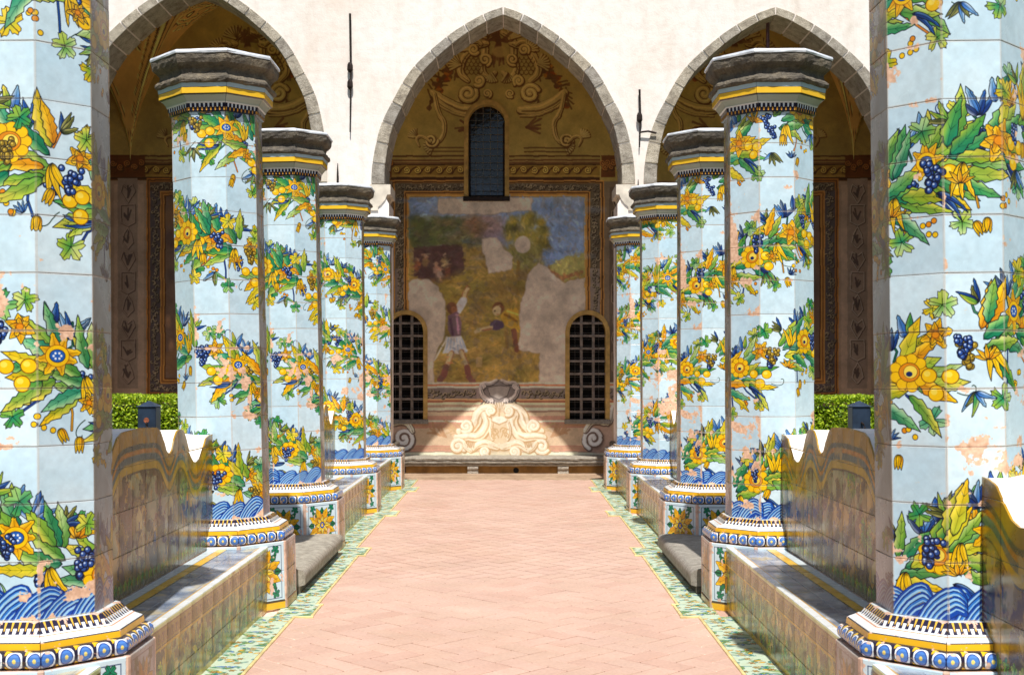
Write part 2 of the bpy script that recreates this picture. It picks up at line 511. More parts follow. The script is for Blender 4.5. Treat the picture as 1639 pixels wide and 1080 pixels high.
    jy = np.minimum(np.mod(Yv, ROWH), ROWH - np.mod(Yv, ROWH))
    edge = np.exp(-np.minimum(jx, jy) / 0.012)
    low = np.exp(-Yv / 0.35) * 0.05
    m = n1 * 0.62 + n2 * 0.38 + edge * 0.075 + low + (n3 - 0.5) * 0.06
    thr = np.quantile(m, 1 - 0.036 * loss)
    mask = step(thr - 0.004, thr + 0.006, m)[..., None]
    clay = c3(232, 190, 160) + (n3[..., None] - 0.5) * np.array((0.25, 0.3, 0.3), np.float32)
    cv.a *= 1 + (fbm(h, w, 14, nr, 3)[..., None] - .5) * .10
    jl = (np.clip(1 - np.minimum(jx, jy) / .0034, 0, 1) * (.1 + .8 * n2))[..., None]
    cv.a = cv.a * (1 - jl) + c3(206, 186, 170) * jl
    rim = step(thr - 0.016, thr - 0.006, m)[..., None] * 0.35
    cv.a = cv.a * (1 - rim) + c3(226, 216, 205) * rim
    cv.a = cv.a * (1 - mask) + clay * mask
    return cv.image("glaze_shaft")

def paint_base():
    cv = Canvas(0.33, 0.20, 900, c3(226, 236, 240), wrap=True)
    rng = random.Random(3)
    # torus 0-.07
    cv.rect(0, 0, .33, .07, c3(40, 36, 60))
    n = 5
    for i in range(n):
        x = (i + .5) * .33 / n
        cv.poly([(x - .033, -.002), (x, .010), (x - .033, .02)], c3(236, 190, 40))
        cv.poly([(x - .033, .072), (x, .060), (x - .033, .05)], c3(236, 190, 40))
        P = [(x + .0285 * abs(math.cos(a)) ** .75 * math.copysign(1, math.cos(a)), .035 + .028 * abs(math.sin(a)) ** .75 * math.copysign(1, math.sin(a))) for a in np.linspace(0, 2 * math.pi, 24, endpoint=False)]
        cv.poly(P, c3(236, 242, 248), INK, .002)
        P = [(x + .021 * abs(math.cos(a)) ** 1.1 * math.copysign(1, math.cos(a)), .035 + .021 * abs(math.sin(a)) ** 1.1 * math.copysign(1, math.sin(a))) for a in np.linspace(0, 2 * math.pi, 24, endpoint=False)]
        cv.poly(P, c3(80, 130, 206), c3(30, 60, 140), .003)
        cv.disc(x, .035, .006, .006, c3(246, 220, 120))
    cv.rect(0, .070, .33, .074, c3(50, 50, 60))
    cv.rect(0, .074, .33, .112, c3(244, 190, 44))
    cv.rect(0, .112, .33, .116, c3(40, 44, 60))
    cv.rect(0, .116, .33, .150, c3(234, 238, 240))
    cv.rect(0, .138, .33, .142, c3(214, 130, 80))
    cv.rect(0, .150, .33, .196, c3(44, 40, 62))
    for i in range(14):
        x = (i + .5) * .33 / 14
        cv.poly([(x - .005, .150), (x + .005, .150), (x + .0065, .172), (x - .0065, .172)], WHI)
        cv.poly([(x - .0155, .196), (x - .0075, .196), (x - .010, .162), (x - .013, .162)], c3(240, 190, 70))
    h, w = cv.H, cv.W
    nr = np.random.default_rng(5)
    m = fbm(h, w, 26, nr, 4); thr = np.quantile(m, .955)
    k = step(thr - .005, thr + .01, m)[..., None]
    cv.a = cv.a * (1 - k) + c3(228, 190, 168) * k
    return cv.image("glaze_base")

def paint_cap():
    cv = Canvas(0.3, 0.16, 900, c3(206, 224, 232), wrap=True)
    cv.rect(0, 0, .3, .045, c3(36, 34, 56))
    for i in range(12):
        x = (i + .5) * .3 / 12
        cv.poly([(x - .0055, .045), (x + .0055, .045), (x + .004, .022), (x - .004, .022)], WHI)
        cv.disc(x - .0125, .013, .0045, .010, c3(238, 170, 60))
    cv.rect(0, .045, .3, .052, c3(226, 232, 236))
    cv.rect(0, .052, .3, .086, c3(176, 186, 176))
    cv.rect(0, .086, .3, .089, INK)
    cv.rect(0, .089, .3, .126, c3(246, 196, 40))
    cv.rect(0, .126, .3, .129, INK)
    cv.rect(0, .129, .3, .16, c3(190, 216, 226))
    return cv.image("glaze_capital")

def paint_panel():
    cv = Canvas(0.32, 0.385, 700, c3(206, 228, 238))
    rng = random.Random(11)
    for (a, b, c, d) in ((.018, .058, .302, .062), (.018, .363, .302, .367), (.018, .058, .022, .367), (.298, .058, .302, .367)):
        cv.rect(a, b, c, d, c3(60, 84, 120))
    cx, cy = .16, .215
    for i in range(8):
        a = i * math.pi / 4 + math.pi / 8
        leaf(cv, cx, cy, a + rng.uniform(-.08, .08), rng.uniform(.125, .15), .040, 0, (ORA, YEL, YEL2), 3, rng, .0022)
    for i in range(8):
        a = i * math.pi / 4
        L = .12 if i % 2 == 0 else .14
        leaf(cv, cx + .085 * math.cos(a), cy + .085 * math.sin(a), a, L * .42, .02, 0, (c3(10, 110, 70), c3(20, 130, 80), c3(30, 140, 90)), 2, rng, .003)
    for sx in (-1, 1):
        for sy in (-1, 1):
            vine(cv, cx + sx * .095, cy + sy * .125, math.atan2(sy, sx), .03, (TEA, c3(20, 140, 90), TEA), rng)
    petal_ring(cv, cx, cy, .075, 8, .02, (YEL, YEL2, WHI), 0, 1, rng)
    cv.disc(cx, cy, .020, .020, c3(40, 96, 190), NAV, .003)
    cv.disc(cx, cy, .01, .01, YEL)
    cv.rect(0, 0, .32, .045, c3(238, 186, 40))
    cv.rect(0, .043, .32, .047, c3(90, 70, 40))
    nr = np.random.default_rng(8)
    m = fbm(cv.H, cv.W, 40, nr, 4); thr = np.quantile(m, .96)
    k = step(thr - .005, thr + .01, m)[..., None]
    cv.a = cv.a * (1 - k) + c3(228, 190, 168) * k
    return cv.image("glaze_panel")

def paint_border():
    cv = Canvas(0.8, 0.2, 500, c3(190, 208, 186))
    rng = random.Random(21)
    for i in range(84):
        leaf(cv, rng.uniform(0, .8), rng.uniform(0, .2), rng.uniform(0, 6.28), rng.uniform(.04, .08), .014, rng.uniform(-.3, .3),
             rng.choice([(TEA, c3(90, 160, 130), PAL), (c3(40, 120, 110), c3(120, 180, 160), WHI), (BLU, SKY_, WHI), (c3(70, 140, 90), c3(150, 180, 90), YEL2), (ORA, YEL2, YEL2)]), 2, rng, .0016)
    for i in range(10):
        petal_ring(cv, rng.uniform(0, .8), rng.uniform(0, .2), .026, 6, .007, (ORA, YEL2, WHI), 0, 1, rng)
    nr = np.random.default_rng(4)
    k = step(.55, .75, fbm(cv.H, cv.W, 20, nr, 3))[..., None] * .5
    cv.a = cv.a * (1 - k) + c3(190, 200, 168) * k
    return cv.image("glaze_border")

BTOP = [(0, 1.10), (.27, 1.09), (.33, 1.07), (.39, 1.02), (.44, .965), (.49, .943), (.54, .965), (.58, 1.02), (.63, 1.055), (.70, 1.064), (.77, 1.05), (.83, .99), (.89, .915), (.96, .878), (1.03, .868), (1.10, .885), (1.17, .935), (1.23, .985), (1.30, 1.0), (1.7, 1.02)]
def ztop(s):
    s = abs(s)
    for (a, za), (b, zb) in zip(BTOP, BTOP[1:]):
        if s <= b:
            t = (s - a) / (b - a)
            return za + (zb - za) * t
    return BTOP[-1][1]

def paint_back(seed):
    Lm = 2.6
    cv = Canvas(Lm, .75, 300, c3(170, 176, 168))
    nr = np.random.default_rng(seed); rng = random.Random(seed)
    h, w = cv.H, cv.W
    n = fbm(h, w, 40, nr, 5)[..., None]; n2 = fbm(h, w, 90, nr, 4)[..., None]; n3 = fbm(h, w, 22, nr, 4)[..., None]
    Y = (np.arange(h) / 300.)[:, None, None]
    skyc = c3(128, 142, 146); land = c3(148, 118, 52)
    m = step(.34, .56, Y + (n2 - .5) * .3)
    cv.a = land * (1 - m) + skyc * m
    cv.a = cv.a * (1 - step(.5, .62, n) * .75) + c3(110, 104, 46) * step(.5, .62, n) * .75
    cv.a = cv.a * (1 - step(.55, .66, n3) * .6) + c3(96, 66, 34) * step(.55, .66, n3) * .6
    k = step(.54, .62, n2) * .5
    cv.a = cv.a * (1 - k) + c3(176, 168, 144) * k
    for (lo_, cc, am, sd_) in ((.56, c3(96, 58, 42), .9, 31), (.56, c3(206, 160, 84), .85, 32), (.58, c3(56, 58, 30), .9, 33), (.58, c3(168, 172, 164), .8, 34), (.62, c3(60, 40, 26), .9, 35)):
        k = step(lo_, lo_ + .06, fbm(h, w, 34, np.random.default_rng(seed * 50 + sd_), 5))[..., None] * am
        cv.a = cv.a * (1 - k) + cc * k
    for i in range(14):                     # trees, huts and figures of a country scene
        x = rng.uniform(.05, Lm - .05); y = rng.uniform(.05, .28)
        if i % 3 == 0:
            cv.stroke([(x, y), (x + .01, y + .12), (x - .01, y + .2)], (.008, .006, .004), c3(70, 50, 30))
            for q in range(9): vine(cv, x + rng.uniform(-.06, .06), y + .2 + rng.uniform(-.04, .06), rng.random() * 6, .035, rng.choice(GREENS[:3]), rng)
        elif i % 3 == 1:
            cv.poly([(x - .05, y), (x + .05, y), (x + .05, y + .07), (x, y + .11), (x - .05, y + .07)], c3(200, 180, 140), INK, .003)
            cv.rect(x - .01, y, x + .012, y + .04, c3(60, 50, 50))
        else:
            cv.disc(x, y + .105, .011, .013, c3(220, 180, 140), INK, .002)
            cv.poly([(x - .02, y + .04), (x + .02, y + .04), (x + .013, y + .092), (x - .013, y + .092)], rng.choice((BLU, YEL, ORA)), INK, .002)
            cv.poly([(x - .013, y), (x + .013, y), (x + .018, y + .042), (x - .018, y + .042)], c3(90, 60, 40), INK, .002)
    cv.rect(0, 0, Lm, .035, c3(120, 100, 50)); 
    for i in range(40): vine(cv, i * .065 + .03, .045, 1.57, .03, GREENS[i % 3], rng)
    zt = np.array([ztop((i + .5) / 300. - Lm / 2) for i in range(w)], np.float32) - (SEAT + .0)
    # smooth lower bands so the inner frame is rounder than the edge
    ker = np.ones(41) / 41
    zts = np.convolve(np.pad(zt, 20, mode='edge'), ker, 'valid')
    D = (zt[None, :] - (np.arange(h) / 300.)[:, None])
    Ds = (zts[None, :] - (np.arange(h) / 300.)[:, None])
    def band(Dd, a, b, col):
        kk = (step(a - .004, a + .004, Dd) * (1 - step(b - .004, b + .004, Dd)))[..., None]
        cv.a = cv.a * (1 - kk) + (col * (0.85 + .3 * n3)) * kk
    band(D, -1, .075, c3(182, 136, 36))
    band(Ds, .07, .095, c3(84, 84, 84))
    band(Ds, .095, .118, c3(196, 128, 46))
    band(Ds, .118, .15, c3(88, 104, 132))
    band(Ds, .15, .19, c3(196, 158, 52))
    band(Ds, .19, .198, c3(70, 60, 50))
    k = step(.63, .70, fbm(h, w, 30, nr, 4))[..., None]
    cv.a = cv.a * (1 - k) + c3(176, 148, 118) * k
    cv.a *= np.array((.95, .97, .78), np.float32)
    return cv.image("glaze_backrest")

def paint_front(seed):
    Lm = 2.6
    cv = Canvas(Lm, .37, 400, c3(142, 140, 84))
    nr = np.random.default_rng(seed); rng = random.Random(seed)
    h, w = cv.H, cv.W
    n = fbm(h, w, 46, nr, 5)[..., None]; n2 = fbm(h, w, 110, nr, 4)[..., None]; n3 = fbm(h, w, 18, nr, 4)[..., None]
    k = step(.42, .56, n); cv.a = cv.a * (1 - k) + c3(166, 130, 36) * k
    k = step(.50, .62, n2) * .8; cv.a = cv.a * (1 - k) + c3(120, 146, 140) * k
    k = step(.54, .64, n3) * .8; cv.a = cv.a * (1 - k) + c3(82, 68, 30) * k
    for (lo_, cc, am, sd_) in ((.56, c3(84, 54, 24), .75, 41), (.57, c3(214, 172, 60), .75, 42), (.60, c3(50, 62, 36), .8, 43), (.61, c3(176, 190, 186), .7, 44)):
        k = step(lo_, lo_ + .06, fbm(h, w, 30, np.random.default_rng(seed * 50 + sd_), 5))[..., None] * am
        cv.a = cv.a * (1 - k) + cc * k
    for i in range(46):
        x = rng.uniform(0, Lm); y = rng.uniform(.03, .2)
        q = rng.random()
        if q < .5: vine(cv, x, y, rng.random() * 6, rng.uniform(.02, .04), rng.choice(GREENS), rng)
        elif q < .8: leaf(cv, x, y, rng.uniform(.3, 2.8), .1, .02, .2, rng.choice(YELLOWS), 3, rng)
        else: cv.disc(x, y, .02, .03, c3(90, 120, 150), INK, .003)
    cv.rect(0, .27, Lm, .37, c3(166, 138, 76))
    cv.rect(0, .262, Lm, .274, c3(226, 180, 60)); cv.rect(0, .274, Lm, .277, INK)
    cv.rect(0, .352, Lm, .37, c3(228, 228, 224)); cv.rect(0, .346, Lm, .350, c3(120, 80, 50))
    x = .03
    while x < Lm:
        q = rng.random()
        for sd in (-1, 1):
            cv.stroke([(x + sd * .004, .29), (x + sd * .02, .295), (x + sd * .026, .315), (x + sd * .014, .33), (x + sd * .006, .318)], .0028, c3(130, 84, 46))
        cv.disc(x, .313, .006, .014, c3(150, 100, 60), INK, .002)
        cv.rect(x + .031, .283, x + .034, .34, c3(150, 104, 64))
        x += .066
    cv.rect(0, 0, Lm, .03, c3(226, 184, 70))
    k = step(.66, .72, fbm(h, w, 26, nr, 4))[..., None]
    cv.a = cv.a * (1 - k) + c3(210, 176, 150) * k
    cv.a *= np.array((.97, 1.0, .70), np.float32)
    return cv.image("glaze_bench_front")

def paint_seat(seed):
    Lm = 2.6
    cv = Canvas(Lm, .31, 300, c3(150, 164, 176))
    nr = np.random.default_rng(seed)
    h, w = cv.H, cv.W
    n = fbm(h, w, 26, nr, 5)[..., None]
    cv.a = c3(176, 180, 184) * (1 - n) * 1.25 + c3(66, 84, 116) * n * 1.0
    k = step(.6, .7, fbm(h, w, 60, nr, 4))[..., None] * .7
    cv.a = cv.a * (1 - k) + c3(214, 194, 150) * k
    cv.rect(0, 0, Lm, .035, c3(226, 230, 232)); cv.rect(0, .035, Lm, .041, c3(220, 160, 60)); cv.rect(0, .055, Lm, .059, c3(150, 140, 130))
    cv.rect(0, .205, Lm, .255, c3(238, 190, 70)); cv.rect(0, .200, Lm, .205, INK); cv.rect(0, .255, Lm, .258, c3(120, 90, 50))
    cv.rect(0, .258, Lm, .31, c3(214, 228, 236))
    return cv.image("glaze_seat")

# ------------------------------------------------------------------ materials
def new_mat(name):
    m = bpy.data.materials.new(name); m.use_nodes = True
    nt = m.node_tree
    b = nt.nodes.get("Principled BSDF")
    return m, nt, b
def N(nt, t, **kw):
    n = nt.nodes.new(t)
    for k, v in kw.items(): setattr(n, k, v)
    return n
def noise(nt, scale, detail=4, rough=.55, vec=None, coord='Object'):
    tc = N(nt, "ShaderNodeTexCoord")
    n = N(nt, "ShaderNodeTexNoise")
    n.inputs['Scale'].default_value = scale; n.inputs['Detail'].default_value = detail; n.inputs['Roughness'].default_value = rough
    nt.links.new(vec if vec is not None else tc.outputs[coord], n.inputs['Vector'])
    return n
def ramp(nt, fac, stops):
    r = N(nt, "ShaderNodeValToRGB")
    while len(r.color_ramp.elements) < len(stops): r.color_ramp.elements.new(0.5)
    for e, (p, c) in zip(r.color_ramp.elements, stops):
        e.position = p; e.color = c
    nt.links.new(fac, r.inputs[0])
    return r
def mixc(nt, fac, a, b, mode='MIX'):
    m = N(nt, "ShaderNodeMix", data_type='RGBA', blend_type=mode)
    for s, v in ((m.inputs[0], fac), (m.inputs[6], a), (m.inputs[7], b)):
        if hasattr(v, 'is_linked') or hasattr(v, 'links'): nt.links.new(v, s)
        else: s.default_value = v
    return m.outputs[2]
def bump(nt, b, h, strength=.3, dist=.01):
    bp = N(nt, "ShaderNodeBump")
    bp.inputs['Strength'].default_value = strength; bp.inputs['Distance'].default_value = dist
    nt.links.new(h, bp.inputs['Height']); nt.links.new(bp.outputs[0], b.inputs['Normal'])
def glazed(name, img, rough=.14, coat=0.0, dirt=.25):
    m, nt, b = new_mat(name)
    t = N(nt, "ShaderNodeTexImage"); t.image = img; t.extension = 'REPEAT'; t.interpolation = 'Linear'
    n = noise(nt, 3.0, 5); n2 = noise(nt, 45.0, 3)
    d = ramp(nt, n.outputs[0], [(.45, (1, 1, 1, 1)), (.75, (1 - dirt, 1 - dirt * 1.1, 1 - dirt * 1.3, 1))])
    nt.links.new(mixc(nt, 1.0, t.outputs[0], d.outputs[0], 'MULTIPLY'), b.inputs['Base Color'])
    b.inputs['IOR'].default_value = 1.58
    rr = ramp(nt, n.outputs[0], [(.35, (rough,) * 3 + (1,)), (.8, (rough * 2.6,) * 3 + (1,))])
    nt.links.new(rr.outputs[0], b.inputs['Roughness'])
    ad = N(nt, "ShaderNodeMath", operation='MULTIPLY_ADD'); ad.inputs[1].default_value = .25
    nt.links.new(n2.outputs[0], ad.inputs[0]); nt.links.new(noise(nt, 9.0, 2).outputs[0], ad.inputs[2])
    bump(nt, b, ad.outputs[0], .22, .006)
    return m
def shaded_worn(name, img, tint, amount):  # brown wear plus the shade of the inward faces, put into the colour
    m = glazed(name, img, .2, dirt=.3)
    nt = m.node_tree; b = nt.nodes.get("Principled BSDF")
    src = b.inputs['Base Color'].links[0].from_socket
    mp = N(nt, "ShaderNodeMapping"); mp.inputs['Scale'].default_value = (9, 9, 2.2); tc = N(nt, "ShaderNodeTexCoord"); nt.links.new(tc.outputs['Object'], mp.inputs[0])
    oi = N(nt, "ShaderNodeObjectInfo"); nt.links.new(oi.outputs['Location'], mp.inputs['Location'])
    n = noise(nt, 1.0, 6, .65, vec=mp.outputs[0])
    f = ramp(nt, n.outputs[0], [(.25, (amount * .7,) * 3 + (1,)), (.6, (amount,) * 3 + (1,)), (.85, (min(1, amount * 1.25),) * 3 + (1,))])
    nt.links.new(mixc(nt, f.outputs[0], src, tint), b.inputs['Base Color'])
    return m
def stone(name, c0, c1, c2, scale=6, rough=.85, bs=.5, bd=.02, pits=True, vary=True, coord='Object'):
    m, nt, b = new_mat(name)
    n = noise(nt, scale, 8, .65, coord=coord); f = noise(nt, scale * 9, 4, .6, coord=coord)
    col = ramp(nt, n.outputs[0], [(.3, c0), (.5, c1), (.72, c2)]).outputs[0]
    g = ramp(nt, f.outputs[0], [(.35, (.62, .6, .58, 1)), (.6, (1, 1, 1, 1))]).outputs[0]
    col = mixc(nt, .8, col, g, 'MULTIPLY')
    if vary:
        oi = N(nt, "ShaderNodeObjectInfo")
        v = ramp(nt, oi.outputs['Random'], [(0, (.8, .8, .82, 1)), (1, (1.12, 1.08, 1.0, 1))]).outputs[0]
        col = mixc(nt, 1.0, col, v, 'MULTIPLY')
    nt.links.new(col, b.inputs['Base Color'])
    b.inputs['Roughness'].default_value = rough
    a = N(nt, "ShaderNodeMath", operation='ADD')
    nt.links.new(n.outputs[0], a.inputs[0]); nt.links.new(f.outputs[0], a.inputs[1])
    bump(nt, b, a.outputs[0], bs, bd)
    return m
def plain(name, c, rough=.8, metal=0.0, amp=.15, scale=12):
    m, nt, b = new_mat(name)
    n = noise(nt, scale, 5)
    lo = tuple(x * (1 - amp * 1.6) for x in c[:3]) + (1,); hi = tuple(min(1, x * (1 + amp)) for x in c[:3]) + (1,)
    nt.links.new(ramp(nt, n.outputs[0], [(.3, lo), (.7, hi)]).outputs[0], b.inputs['Base Color'])
    b.inputs['Roughness'].default_value = rough; b.inputs['Metallic'].default_value = metal
    bump(nt, b, n.outputs[0], .2, .004)
    return m

M = {}
M['shaftR1'] = glazed("glazed_shaft_a", paint_shaft(101, 1, 1.2), dirt=.10)
M['shaftR2'] = glazed("glazed_shaft_b", paint_shaft(202, 1, .8), dirt=.10)
M['shaftL1'] = glazed("glazed_shaft_c", paint_shaft(303, -1, .8), dirt=.10)
M['shaftL2'] = glazed("glazed_shaft_d", paint_shaft(404, -1, .9), dirt=.10)
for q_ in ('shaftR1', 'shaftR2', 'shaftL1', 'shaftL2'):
    M[q_ + 'w'] = shaded_worn(M[q_].name + '_weathered', next(n for n in M[q_].node_tree.nodes if n.type == 'TEX_IMAGE').image, rgb(128, 104, 82), .62)
M['base'] = glazed("glazed_base", paint_base())
M['cap'] = glazed("glazed_capital", paint_cap())
M['panel'] = glazed("glazed_panel", paint_panel())
M['panelw'] = shaded_worn('glazed_panel_weathered', next(n for n in M['panel'].node_tree.nodes if n.type == 'TEX_IMAGE').image, rgb(160, 124, 92), .7)
M['border'] = glazed("glazed_border", paint_border(), .3, dirt=.2)
M['back'] = [glazed("glazed_backrest_a", paint_back(1), .15, dirt=.4), glazed("glazed_backrest_b", paint_back(2), .15, dirt=.4)]
M['front'] = [glazed("glazed_front_a", paint_front(3), .15, dirt=.4), glazed("glazed_front_b", paint_front(4), .15, dirt=.4)]
M['seat'] = glazed("glazed_seat", paint_seat(5), .15, dirt=.3)
M['mortar'] = plain("pink_mortar", rgb(232, 208, 192), .95, amp=.2, scale=30)
M['clay'] = plain("bare_clay", rgb(226, 190, 168), .9, amp=.25, scale=20)
M['yellow'] = plain("yellow_glaze", rgb(222, 202, 140), .4, amp=.2, scale=14)
M['capstone'] = stone("piperno_stone", rgb(64, 60, 56), rgb(104, 98, 88), rgb(140, 130, 112), 7, .9, .7, .02)
M['lead'] = plain("lead_sheet", rgb(222, 228, 236), .5, .1, amp=.2, scale=16)
M['vouss'] = stone("arch_tuff", rgb(136, 128, 118), rgb(186, 178, 164), rgb(214, 208, 196), 9, .92, .9, .015)
M['slab'] = stone("slab_stone", rgb(132, 126, 116), rgb(160, 155, 145), rgb(190, 184, 172), 22, .85, .5, .002)
M['iron'] = plain("old_iron", rgb(52, 42, 38), .6, .6, amp=.4, scale=20)
M['bars'] = plain("window_iron", rgb(142, 130, 120), .6, .2, amp=.3, scale=20)
M['ochre'] = plain("ochre_surround", rgb(200, 164, 96), .85, amp=.25, scale=9)

def plaster_mat():
    m, nt, b = new_mat("lime_plaster")
    n = noise(nt, .7, 6, .6); f = noise(nt, 8, 6, .65); g = noise(nt, 60, 3)
    col = ramp(nt, n.outputs[0], [(.3, rgb(245, 240, 236)), (.5, rgb(243, 236, 229)), (.72, rgb(236, 221, 208))]).outputs[0]
    col = mixc(nt, .55, col, ramp(nt, f.outputs[0], [(.32, (.82, .79, .76, 1)), (.55, (1, 1, 1, 1))]).outputs[0], 'MULTIPLY')
    mp = N(nt, "ShaderNodeMapping"); mp.inputs['Scale'].default_value = (2.2, 2.2, .35); tcc = N(nt, "ShaderNodeTexCoord"); nt.links.new(tcc.outputs['Object'], mp.inputs[0])
    st = noise(nt, 2.0, 6, .6, vec=mp.outputs[0])
    col = mixc(nt, .6, col, ramp(nt, st.outputs[0], [(.30, (.86, .82, .78, 1)), (.48, (1, 1, 1, 1))]).outputs[0], 'MULTIPLY')
    nt.links.new(col, b.inputs['Base Color']); b.inputs['Roughness'].default_value = .95
    a = N(nt, "ShaderNodeMath", operation='MULTIPLY_ADD'); a.inputs[1].default_value = .3
    nt.links.new(g.outputs[0], a.inputs[0]); nt.links.new(f.outputs[0], a.inputs[2])
    bump(nt, b, a.outputs[0], .45, .015)
    return m
M['plaster'] = plaster_mat()
M['ivory'] = plain("weathered_impost", rgb(214, 204, 188), .95, amp=.2, scale=7)
M['white'] = plain("white_plaster_top", rgb(240, 236, 228), .95, amp=.06, scale=14)

def brick_mat():
    m, nt, b = new_mat("terracotta_brick")
    oi = N(nt, "ShaderNodeObjectInfo"); ge = N(nt, "ShaderNodeNewGeometry")
    ad = N(nt, "ShaderNodeMath", operation='ADD'); nt.links.new(oi.outputs['Random'], ad.inputs[0]); nt.links.new(ge.outputs['Random Per Island'], ad.inputs[1])
    fr = N(nt, "ShaderNodeMath", operation='FRACT'); nt.links.new(ad.outputs[0], fr.inputs[0])
    c = ramp(nt, fr.outputs[0], [(0, rgb(198, 163, 147)), (.35, rgb(204, 172, 157)), (.7, rgb(200, 169, 152)), (1, rgb(207, 174, 158))]).outputs[0]
    n = noise(nt, 2.2, 6, .6, vec=ge.outputs['Position']); f = noise(nt, 55, 4, .6, vec=ge.outputs['Position'])
    c = mixc(nt, .7, c, ramp(nt, n.outputs[0], [(.3, (.84, .82, .80, 1)), (.7, (1.06, 1.05, 1.04, 1))]).outputs[0], 'MULTIPLY')
    c = mixc(nt, .5, c, ramp(nt, f.outputs[0], [(.3, (.75, .74, .72, 1)), (.6, (1, 1, 1, 1))]).outputs[0], 'MULTIPLY')
    g2 = noise(nt, .9, 5, .7, vec=ge.outputs['Position'])
    c = mixc(nt, .8, c, ramp(nt, g2.outputs[0], [(.38, (.93, .90, .87, 1)), (.5, (1, 1, 1, 1))]).outputs[0], 'MULTIPLY')
    nt.links.new(c, b.inputs['Base Color']); b.inputs['Roughness'].default_value = .8
    bump(nt, b, f.outputs[0], .3, .004)
    return m
M['brick'] = brick_mat()
M['joint'] = plain("floor_joint", rgb(118, 84, 62), .95, amp=.2, scale=10)

# ------------------------------------------------------------------ tile builders
def slab_tile(poly2, uvp, o, u, v, t=.008, bev=.0016, inset=.0008):
    """poly2: ccw polygon in (u,v) metres, uvp: its texture coordinates. Front face proud by t along u x v."""
    o = Vector(o); u = Vector(u); v = Vector(v); n = u.cross(v).normalized()
    k = len(poly2)
    cx = sum(p[0] for p in poly2) / k; cy = sum(p[1] for p in poly2) / k
    def shrink(p, d):
        dx, dy = cx - p[0], cy - p[1]
        sx = math.copysign(min(abs(dx), d), dx); sy = math.copysign(min(abs(dy), d), dy)
        return (p[0] + sx, p[1] + sy)
    out = [shrink(p, inset) for p in poly2]; inn = [shrink(p, inset + bev) for p in poly2]
    c = o + u * cx + v * cy
    V = []; UV = []
    for p, q in zip(out, uvp): V.append(o + u * p[0] + v * p[1] - c); UV.append(q)
    for p, q in zip(out, uvp): V.append(o + u * p[0] + v * p[1] + n * (t - bev * .6) - c); UV.append(q)
    for p, q in zip(inn, uvp): V.append(o + u * p[0] + v * p[1] + n * t - c); UV.append(q)
    F = [tuple(range(2 * k, 3 * k))]
    for i in range(k):
        j = (i + 1) % k
        F.append((i, j, k + j, k + i)); F.append((k + i, k + j, 2 * k + j, 2 * k + i))
    return V, F, UV, c
def tile_obj(name, poly2, uvp, o, u, v, mat, parent, t=.008, bev=.0016, inset=.0008, tilt=.0):
    V, F, UV, c = slab_tile(poly2, uvp, o, u, v, t, bev, inset)
    ob = mesh_obj(name, V, F, mat, parent, c, UV)
    if tilt: ob.rotation_euler = (random.uniform(-tilt, tilt), random.uniform(-tilt, tilt), random.uniform(-tilt, tilt))
    return ob
def rect_tile(name, u0, u1, v0, v1, uvr, o, u, v, mat, parent, **kw):
    a, b, c, d = uvr
    return tile_obj(name, [(u0, v0), (u1, v0), (u1, v1), (u0, v1)], [(a, c), (b, c), (b, d), (a, d)], o, u, v, mat, parent, **kw)

# ------------------------------------------------------------------ octagonal columns
OCT = math.tan(R(22.5))
def facedir(k):
    a = k * R(45)
    return Vector((math.sin(a), -math.cos(a), 0)), Vector((math.cos(a), math.sin(a), 0))   # normal, tangent
def loft_face(name, prof, k, mat, parent, tw, hv, gap=.0015):
    """one octagon side swept along a profile [(apothem, z, texture v metres)]"""
    n, t = facedir(k)
    V = []; UV = []; F = []
    for i, (ap, z, v) in enumerate(prof):
        hw = ap * OCT - gap
        for s in (-1, 1):
            V.append(n * ap + t * s * hw + Vector((0, 0, z))); UV.append((.5 + s * hw / tw, v / hv))
    for i in range(len(prof) - 1):
        F.append((2 * i, 2 * i + 1, 2 * i + 3, 2 * i + 2))
    # end cheeks back to a smaller radius so the piece has thickness
    m = len(V)
    for i, (ap, z, v) in enumerate(prof):
        for s in (-1, 1):
            q = n * (ap - .03) + t * s * ((ap - .03) * OCT) + Vector((0, 0, z))
            V.append(q); UV.append((.5, v / hv))
    for i in range(len(prof) - 1):
        F.append((2 * i, 2 * i + 2, m + 2 * i + 2, m + 2 * i)); F.append((2 * i + 1, m + 2 * i + 1, m + 2 * i + 3, 2 * i + 3))
    L = len(prof) - 1
    F.append((0, m, m + 1, 1)); F.append((2 * L, 2 * L + 1, m + 2 * L + 1, m + 2 * L))
    return mesh_obj(name, V, F, mat, parent, (0, 0, 0), UV)
def octa(name, prof, mat, parent, sub=1, jit=0.0, seed=0, cap_top=True):
    rng = random.Random(seed)
    V = []; F = []; m = 8 * sub
    for (ap, z) in prof:
        for k in range(8):
            n, t = facedir(k)
            for j in range(sub):
                q = -1 + 2 * j / sub
                p = n * ap + t * q * ap * OCT
                if jit:
                    p = p * (1 + rng.uniform(-jit, jit)); dz = rng.uniform(-jit, jit) * .35
                else: dz = 0
                V.append((p.x, p.y, z + dz))
    for i in range(len(prof) - 1):
        for k in range(m):
            F.append((i * m + k, i * m + (k + 1) % m, (i + 1) * m + (k + 1) % m, (i + 1) * m + k))
    F.append(tuple(range(m - 1, -1, -1)))
    F.append(tuple((len(prof) - 1) * m + k for k in range(m)))
    return mesh_obj(name, V, F, mat, parent)
BASEP = [(.325, .386, .0)] + [(.346 + .026 * math.cos(R(a)), .4145 + .029 * math.sin(R(a)), .004 + .064 * (a + 80) / 165) for a in range(-80, 86, 27)] + \
        [(.342, .444, .072), (.339, .466, .112), (.334, .470, .117), (.316, .478, .130), (.300, .487, .149), (.294, .489, .152), (.264, .522, .196), (.250, .5225, .199)]
